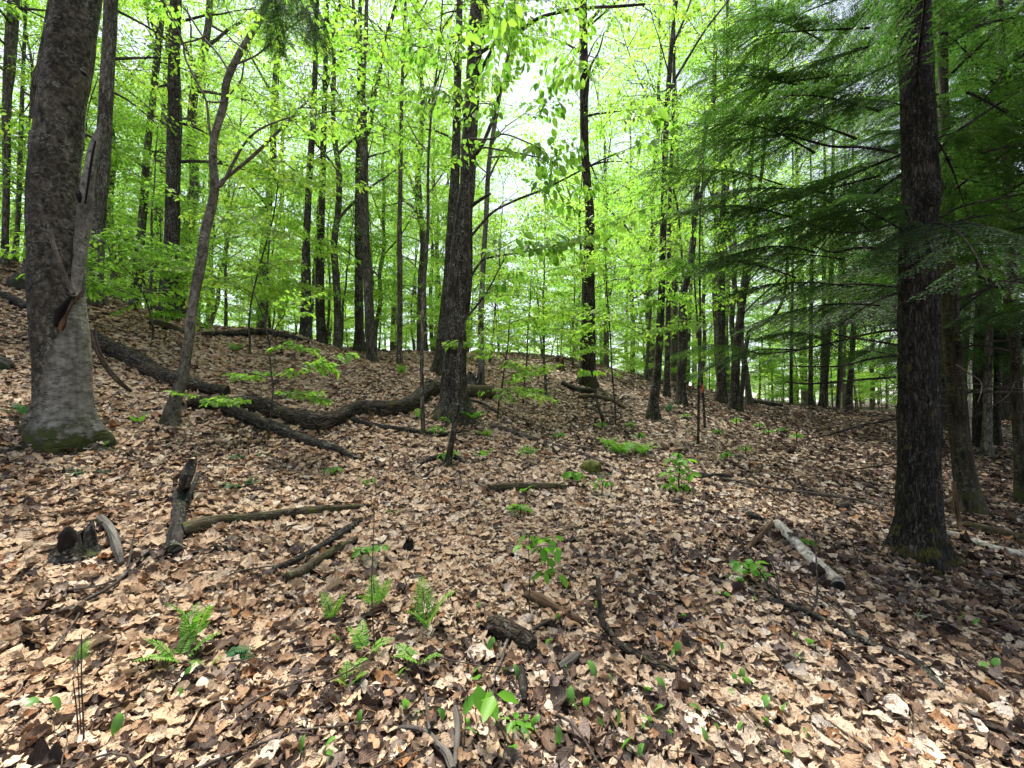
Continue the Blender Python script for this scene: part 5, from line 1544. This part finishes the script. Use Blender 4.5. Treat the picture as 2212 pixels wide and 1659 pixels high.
seedling('maple_seedling', 'spreading green seedling above the long thin dark branch', [(1620, 1262), (1618, 1240), (1615, 1215)], None, [(1600, 1216, 6), (1630, 1215, 6), (1620, 1235, 6), (1585, 1245, 5), (1645, 1240, 5)], 24, M['leaf_low'], 5, palm=True)
seedling('maple_seedling', 'small bright seedling at the start of the long thin dark branch', [(1562, 1298), (1562, 1285), (1564, 1276)], None, [(1555, 1276, 4), (1570, 1280, 4)], 24, M['leaf_low'], 6)
seedling('maple_seedling', 'small seedling pair beside the birch log', [(1740, 1185), (1738, 1172), (1735, 1162)], None, [(1725, 1162, 3), (1752, 1168, 3), (1738, 1180, 3)], 20, M['leaf_low'], 7)
seedling('maple_seedling', 'dark green lobed seedling near the bottom beside the hanging beech seedling', [(1120, 1585), (1118, 1570), (1116, 1560)], None, [(1108, 1555, 4), (1125, 1565, 5), (1140, 1560, 5)], 26, M['leaf_low'], 8, palm=True)
seedling('maple_seedling', 'green seedling on the bare litter below the moss streaked log', [(1125, 1112), (1124, 1100), (1122, 1094)], None, [(1110, 1096, 5), (1132, 1097, 5), (1122, 1090, 4)], 22, M['leaf_low'], 9, palm=True)
seedling('maple_seedling', 'green seedling just before the moss cushion', [(1238, 1040), (1238, 1028), (1240, 1018)], None, [(1230, 1018, 4), (1250, 1020, 4), (1225, 1030, 4)], 22, M['leaf_low'], 10)
for i, (px, py, lab) in enumerate(((960, 917, 'bright seedling before the flared roots of the central maple'), (945, 945, 'seedling below the level dark branch'), (970, 1010, 'tiny seedling by the arched root'), (1360, 925, 'seedling high on the open slope below the leaning stem'), (1300, 930, 'seedling beside the foot of the leaning stem'), (1660, 950, 'low seedling by the path edge'),
                                  (1690, 935, 'second low seedling by the path edge'), (1570, 1000, 'seedling on the slope beyond the long pale pole'), (1720, 960, 'seedling in the worn path litter'), (1550, 940, 'seedling beside the lone thin sapling'), (1610, 985, 'seedling between the path and the long pale pole'), (1140, 1000, 'seedling on the rim of the low bank'), (1210, 950, 'seedling above the long pale branch'), (1380, 955, 'seedling behind the feathery fern patch'), (1300, 1075, 'low flat seedling on the litter near the moss cushion'), (720, 1030, 'small pale seedling below the straight dark log'), (1640, 930, 'seedling near the dark flat log'), (1590, 925, 'seedling in front of the crooked twin trunk'), (1480, 905, 'seedling at the foot of the fan forked maple'))):
    p = hit(px, py)
    up = (.12 + .05 * (i % 3)) / (K * p[1])
    seedling('maple_seedling', lab, [(px, py), (px + 1, py - up * .6), (px, py - up)], None, [(px - up * .35, py - up * .8, 4), (px + up * .35, py - up * .85, 4), (px, py - up, 4)], .085 / (K * p[1]), M['leaf_low'], 30 + i)

# slender beech shrub on the slope: layered sprays on a thin crooked stem
traced_tree('beech_sapling', 'slender crooked beech shrub with flat layers of leaves before the sinuous trunk', [(579, 960, 5), (582, 925, 5), (586, 885, 5), (590, 840, 4.5), (584, 790, 4), (582, 745, 4), (572, 700, 3.5), (560, 660, 3), (548, 630, 2)],
            5.5, M['bark_dark'], seed=90, seg=8, top=.4, flare=.3, flare_h=.03, leaf=.075, six=True, droop=.2, lump=.0,
            branches=[([(588, 870, 3), (560, 862, 3), (510, 862, 2.5), (440, 858, 2)], (5.5, 5.2), 6), ([(589, 860, 3), (630, 850, 3), (670, 856, 2)], (5.5, 5.3), 5), ([(588, 830, 3), (620, 815, 3), (660, 800, 2.5), (720, 765, 2)], (5.5, 5.2), 6), ([(588, 825, 3), (565, 812, 2.5), (530, 805, 2)], (5.5, 5.7), 4),
                      ([(583, 760, 3), (610, 748, 2.5), (640, 745, 2)], (5.5, 5.4), 4), ([(582, 740, 3), (600, 700, 2.5), (640, 650, 2)], (5.5, 5.6), 4)], br_sl=.32)
traced_tree('beech_sapling', 'small leafy beech layering bright leaves low behind the roots of the central maple', [(1075, 905, 4), (1078, 870, 4), (1085, 830, 3.5), (1090, 790, 3), (1098, 740, 2.5)], 7.4, M['bark_dark'], seed=91, seg=8, top=.5, flare=.3, flare_h=.03, crown=9, cr_lo=.2, cr_len=.8, nspray=4, sl=.5)
traced_tree('beech_sapling', 'small beech with bright leaves spilling between the maple and the brown trunk', [(1130, 870, 4), (1132, 830, 4), (1138, 780, 3.5), (1140, 720, 3), (1145, 660, 2.5)], 9, M['bark_dark'], seed=92, seg=8, top=.8, flare=.3, flare_h=.03, crown=10, cr_lo=.3, cr_len=1.0, nspray=4, sl=.55)
traced_tree('beech_sapling', 'leafy beech whip standing close by the brown furrowed trunk', [(1330, 915, 4), (1328, 870, 4), (1322, 800, 3.5), (1318, 720, 3), (1310, 620, 2.5)], 8.2, M['bark_dark'], seed=93, seg=8, top=.8, flare=.3, flare_h=.03, crown=10, cr_lo=.3, cr_len=1.2, nspray=5, sl=.5)
traced_tree('beech_sapling', 'leafy beech leaning over the crest between old beech and crooked young beech', [(330, 705, 5), (325, 680, 4), (312, 640, 3.5), (290, 600, 3), (262, 570, 2.5)], 7.4, M['bark_dark'], seed=94, seg=8, top=.3, flare=.3, flare_h=.03, crown=16, cr_lo=.35, cr_len=1.0, nspray=6, sl=.5)
traced_tree('beech_sapling', 'leafy beech filling the gap above the crest log', [(540, 740, 5), (538, 700, 4.5), (545, 640, 4), (565, 560, 3.5), (590, 470, 3), (600, 400, 2.5)], 8.2, M['bark_dark'], seed=95, seg=8, top=1., flare=.3, flare_h=.03, crown=22, cr_lo=.2, cr_len=1.4, nspray=6, sl=.55)

# lily leaves (single blades on stalks)
def lily_mesh():
    mb = MB()
    ns = 9
    s = np.linspace(0, 1, ns)
    ax = np.stack([.25 * s ** 2 * 1., 0 * s, .15 + .85 * s - .18 * s ** 3], -1)
    w = .17 * np.sin(np.pi * s ** .9 * .97 + .04) ** .9
    V = np.concatenate([ax + np.stack([0 * s, w, .35 * w], -1), ax, ax + np.stack([0 * s, -w, .35 * w], -1)])
    i = np.arange(ns - 1)
    F = np.concatenate([np.stack([i, i + 1, i + ns + 1, i + ns], -1), np.stack([i + ns, i + ns + 1, i + 2 * ns + 1, i + 2 * ns], -1)])
    mb.add(V, F, 0, lr=np.tile(s, 3))
    st = np.array([[0, 0, -.3], [0, 0, 0], [0, 0, .16]])
    tube(mb, st, np.array([.02, .02, .018]), 5, 0, cap=False)
    return mb.mesh('lily_leaf', M['lily'])


LM = lily_mesh()
r_ = np.random.default_rng(33)
spots = [(395, 1475), (80, 1560), (130, 1560), (240, 1610), (650, 1650), (690, 1640), (775, 1585), (720, 1650), (855, 1480), (735, 1395), (1020, 1470), (1090, 1455), (1065, 1590), (1010, 1580), (1040, 1605), (1235, 1540), (1250, 1560), (1265, 1545), (1300, 1580), (1330, 1595), (1390, 1580), (1410, 1570), (1460, 1610), (1230, 1470), (1290, 1475), (1440, 1510), (1560, 1420), (1640, 1540), (1690, 1560), (1700, 1640), (1530, 1640), (1560, 1500), (1450, 1440), (1620, 1490), (1520, 1340), (1480, 1345), (1470, 1400), (2060, 1355), (2100, 1360), (2140, 1455), (2120, 1470), (1985, 1350), (870, 1545), (910, 1555), (1160, 1600), (1200, 1640), (1340, 1640), (1380, 1655), (1590, 1590), (1750, 1600), (390, 1520)]
k = 0
for (px, py) in spots + [(r_.uniform(950, 1800), r_.uniform(1300, 1650)) for _ in range(26)]:
    p = hit(px, py)
    o = bpy.data.objects.new('lily_leaf', LM)
    C.objects.link(o)
    o.location = p - np.array([0, 0, .0])
    o.rotation_euler = (r_.normal(0, .25), r_.normal(.25, .3), r_.uniform(0, 6.28))
    sc = r_.uniform(.07, .125)
    o.scale = (sc, sc, sc)
    tag(o, 'single pointed green lily leaf standing up through the dead leaves', 'plant', 'lily leaves scattered in the dead leaves')
    k += 1

# bare thin stems
for i, (lab, pts, w) in enumerate((('tall bare reddish stem rising among the lacy ferns', [(812, 1415), (806, 1350), (803, 1260), (806, 1180), (808, 1120), (806, 1095)], 3.5), ('bare dark stem, tallest of the three by the pale fern tuft', [(182, 1620), (180, 1560), (176, 1470), (176, 1370)], 4),
                                   ('short bare dark stem leaning by the pale fern tuft', [(172, 1605), (166, 1540), (158, 1470)], 4), ('middle bare stem ending in the pale fern tuft', [(178, 1610), (172, 1530), (168, 1450), (160, 1425)], 3), ('thin bare forked twig standing near the beech seedling', [(1305, 1180), (1300, 1140), (1295, 1100)], 2),
                                   ('thin bare twig upright near the birch log foot', [(1520, 1230), (1530, 1190), (1540, 1150), (1545, 1130)], 3), ('thin bare stem by the hanging bright seedling', [(1000, 1640), (1005, 1560), (1010, 1500)], 3))):
    b = hit(*pts[0]); P = np.array([b - [0, 0, .03]] + [at(p[0], p[1], b[1]) for p in pts[1:]])
    mb = MB(); S = smoothpath(P, 24)
    tube(mb, S, np.linspace(wpx(w, b[1]), wpx(w * .5, b[1]), 24), 6, 0, rough=.1)
    tag(mb.obj('bare_stem', M['twig'], None, b), lab, 'stem')

# small dead twigs scattered on the litter
r_ = np.random.default_rng(44)
TW = []
for i in range(6):
    mb = MB()
    P = branch_path((0, 0, .02), 0, .05, 1., r_, n=9, curve=-.1, wob=.22); P[:, 2] = .02 + .03 * np.sin(np.arange(9)) * (r_.random() < .5)
    tube(mb, P, np.linspace(.010, .003, 9), 6, 0, rough=.15)
    for q in range(2 + i % 3):
        j = int(r_.integers(2, 7))
        Q = branch_path(P[j], r_.choice([-.7, .7]) + r_.normal(0, .2), .15, r_.uniform(.2, .45), r_, n=5, wob=.2)
        tube(mb, Q, np.linspace(.005, .0016, 5), 5, 0)
    TW.append(mb.mesh('twig', M['stick'] if i % 2 else M['twig']))
for i in range(190):
    y = 1.5 + 8 * r_.random() ** 1.3
    x = r_.uniform(-1.15, 1.15) * y
    z = ground(np.array([x, x + .2, x]), np.array([y, y, y + .2]))
    o = bpy.data.objects.new('twig', TW[i % 6])
    C.objects.link(o)
    o.location = (x, y, z[0] + .03)
    sc = r_.uniform(.2, .7)
    o.rotation_euler = (math.atan((z[2] - z[0]) / .2), -math.atan((z[1] - z[0]) / .2), r_.uniform(0, 6.28))
    o.scale = (sc, sc, sc)
    tag(o, 'small forked dead twig lying loose on the dead leaves', 'twig', 'dead twigs strewn on the leaf litter')

# orange ribbon on the thin sapling
p = at(1518, 836, 8.55)
mb = MB()
tube(mb, np.array([p + [0, 0, .04], p, p - [.01, 0, .06], p - [0, 0, .12]]), np.array([.014, .016, .014, .006]), 8)
mr, nt, out = new_mat('orange_ribbon'); g_ = NT(nt)
nn_ = g_('ShaderNodeTexNoise', {'Scale': 30.})
bb_ = g_('ShaderNodeBsdfPrincipled', {'Base Color': g_.ramp(nn_.outputs['Fac'], [(.3, (.6, .07, .02)), (.7, (.8, .14, .04))]), 'Roughness': .5})
nt.links.new(bb_.outputs[0], out.inputs[0])
tag(mb.obj('ribbon', mr, None, p), 'short orange ribbon tied round a thin sapling on the slope', 'ribbon')

build_litter()
# ------------------------------------------------------------------ camera, light, sky
cam = bpy.data.cameras.new('camera')
cam.sensor_width = 36
cam.lens = 18 / 1.22
cam.clip_end = 2000
cam.clip_start = .05
co = bpy.data.objects.new('camera', cam)
C.objects.link(co)
co.location = (0, 0, CAMZ)
co.rotation_euler = (R(90) + PITCH, 0, 0)
bpy.context.scene.camera = co

SUN_EL, SUN_AZ = R(66), R(-25)          # azimuth from +Y, negative = towards -X
sv = Vector((math.sin(SUN_AZ) * math.cos(SUN_EL), math.cos(SUN_AZ) * math.cos(SUN_EL), math.sin(SUN_EL)))
sl_ = bpy.data.lights.new('sun', 'SUN')
sl_.energy = 3.5
sl_.angle = R(18)
sl_.color = (1., .95, .86)
so = bpy.data.objects.new('sun', sl_)
C.objects.link(so)
so.rotation_euler = sv.to_track_quat('Z', 'Y').to_euler()
so.location = (0, 0, 30)

w = bpy.data.worlds.new('World')
bpy.context.scene.world = w
w.use_nodes = True
nt = w.node_tree
nt.nodes.clear()
g_ = NT(nt)
sky = g_('ShaderNodeTexSky', sky_type='NISHITA')
sky.sun_disc = False
sky.sun_elevation = SUN_EL
sky.sun_rotation = SUN_AZ
sky.dust_density = .7
hs = g_('ShaderNodeHueSaturation', {'Saturation': .45, 'Value': 1., 'Color': sky.outputs[0]})
bg = g_('ShaderNodeBackground', {'Color': hs.outputs[0], 'Strength': .06})
wo = g_('ShaderNodeOutputWorld', {'Surface': bg.outputs[0]})

sc_ = bpy.context.scene
sc_.view_settings.view_transform = 'Standard'
sc_.view_settings.look = 'None'
sc_.view_settings.exposure = 2.25
sc_.view_settings.gamma = 1
sc_.cycles.use_denoising = True
sc_.cycles.adaptive_threshold = .02
sc_.cycles.max_bounces = 7
sc_.cycles.diffuse_bounces = 4
sc_.cycles.glossy_bounces = 2
sc_.cycles.transmission_bounces = 4
sc_.cycles.caustics_reflective = False
sc_.cycles.caustics_refractive = False
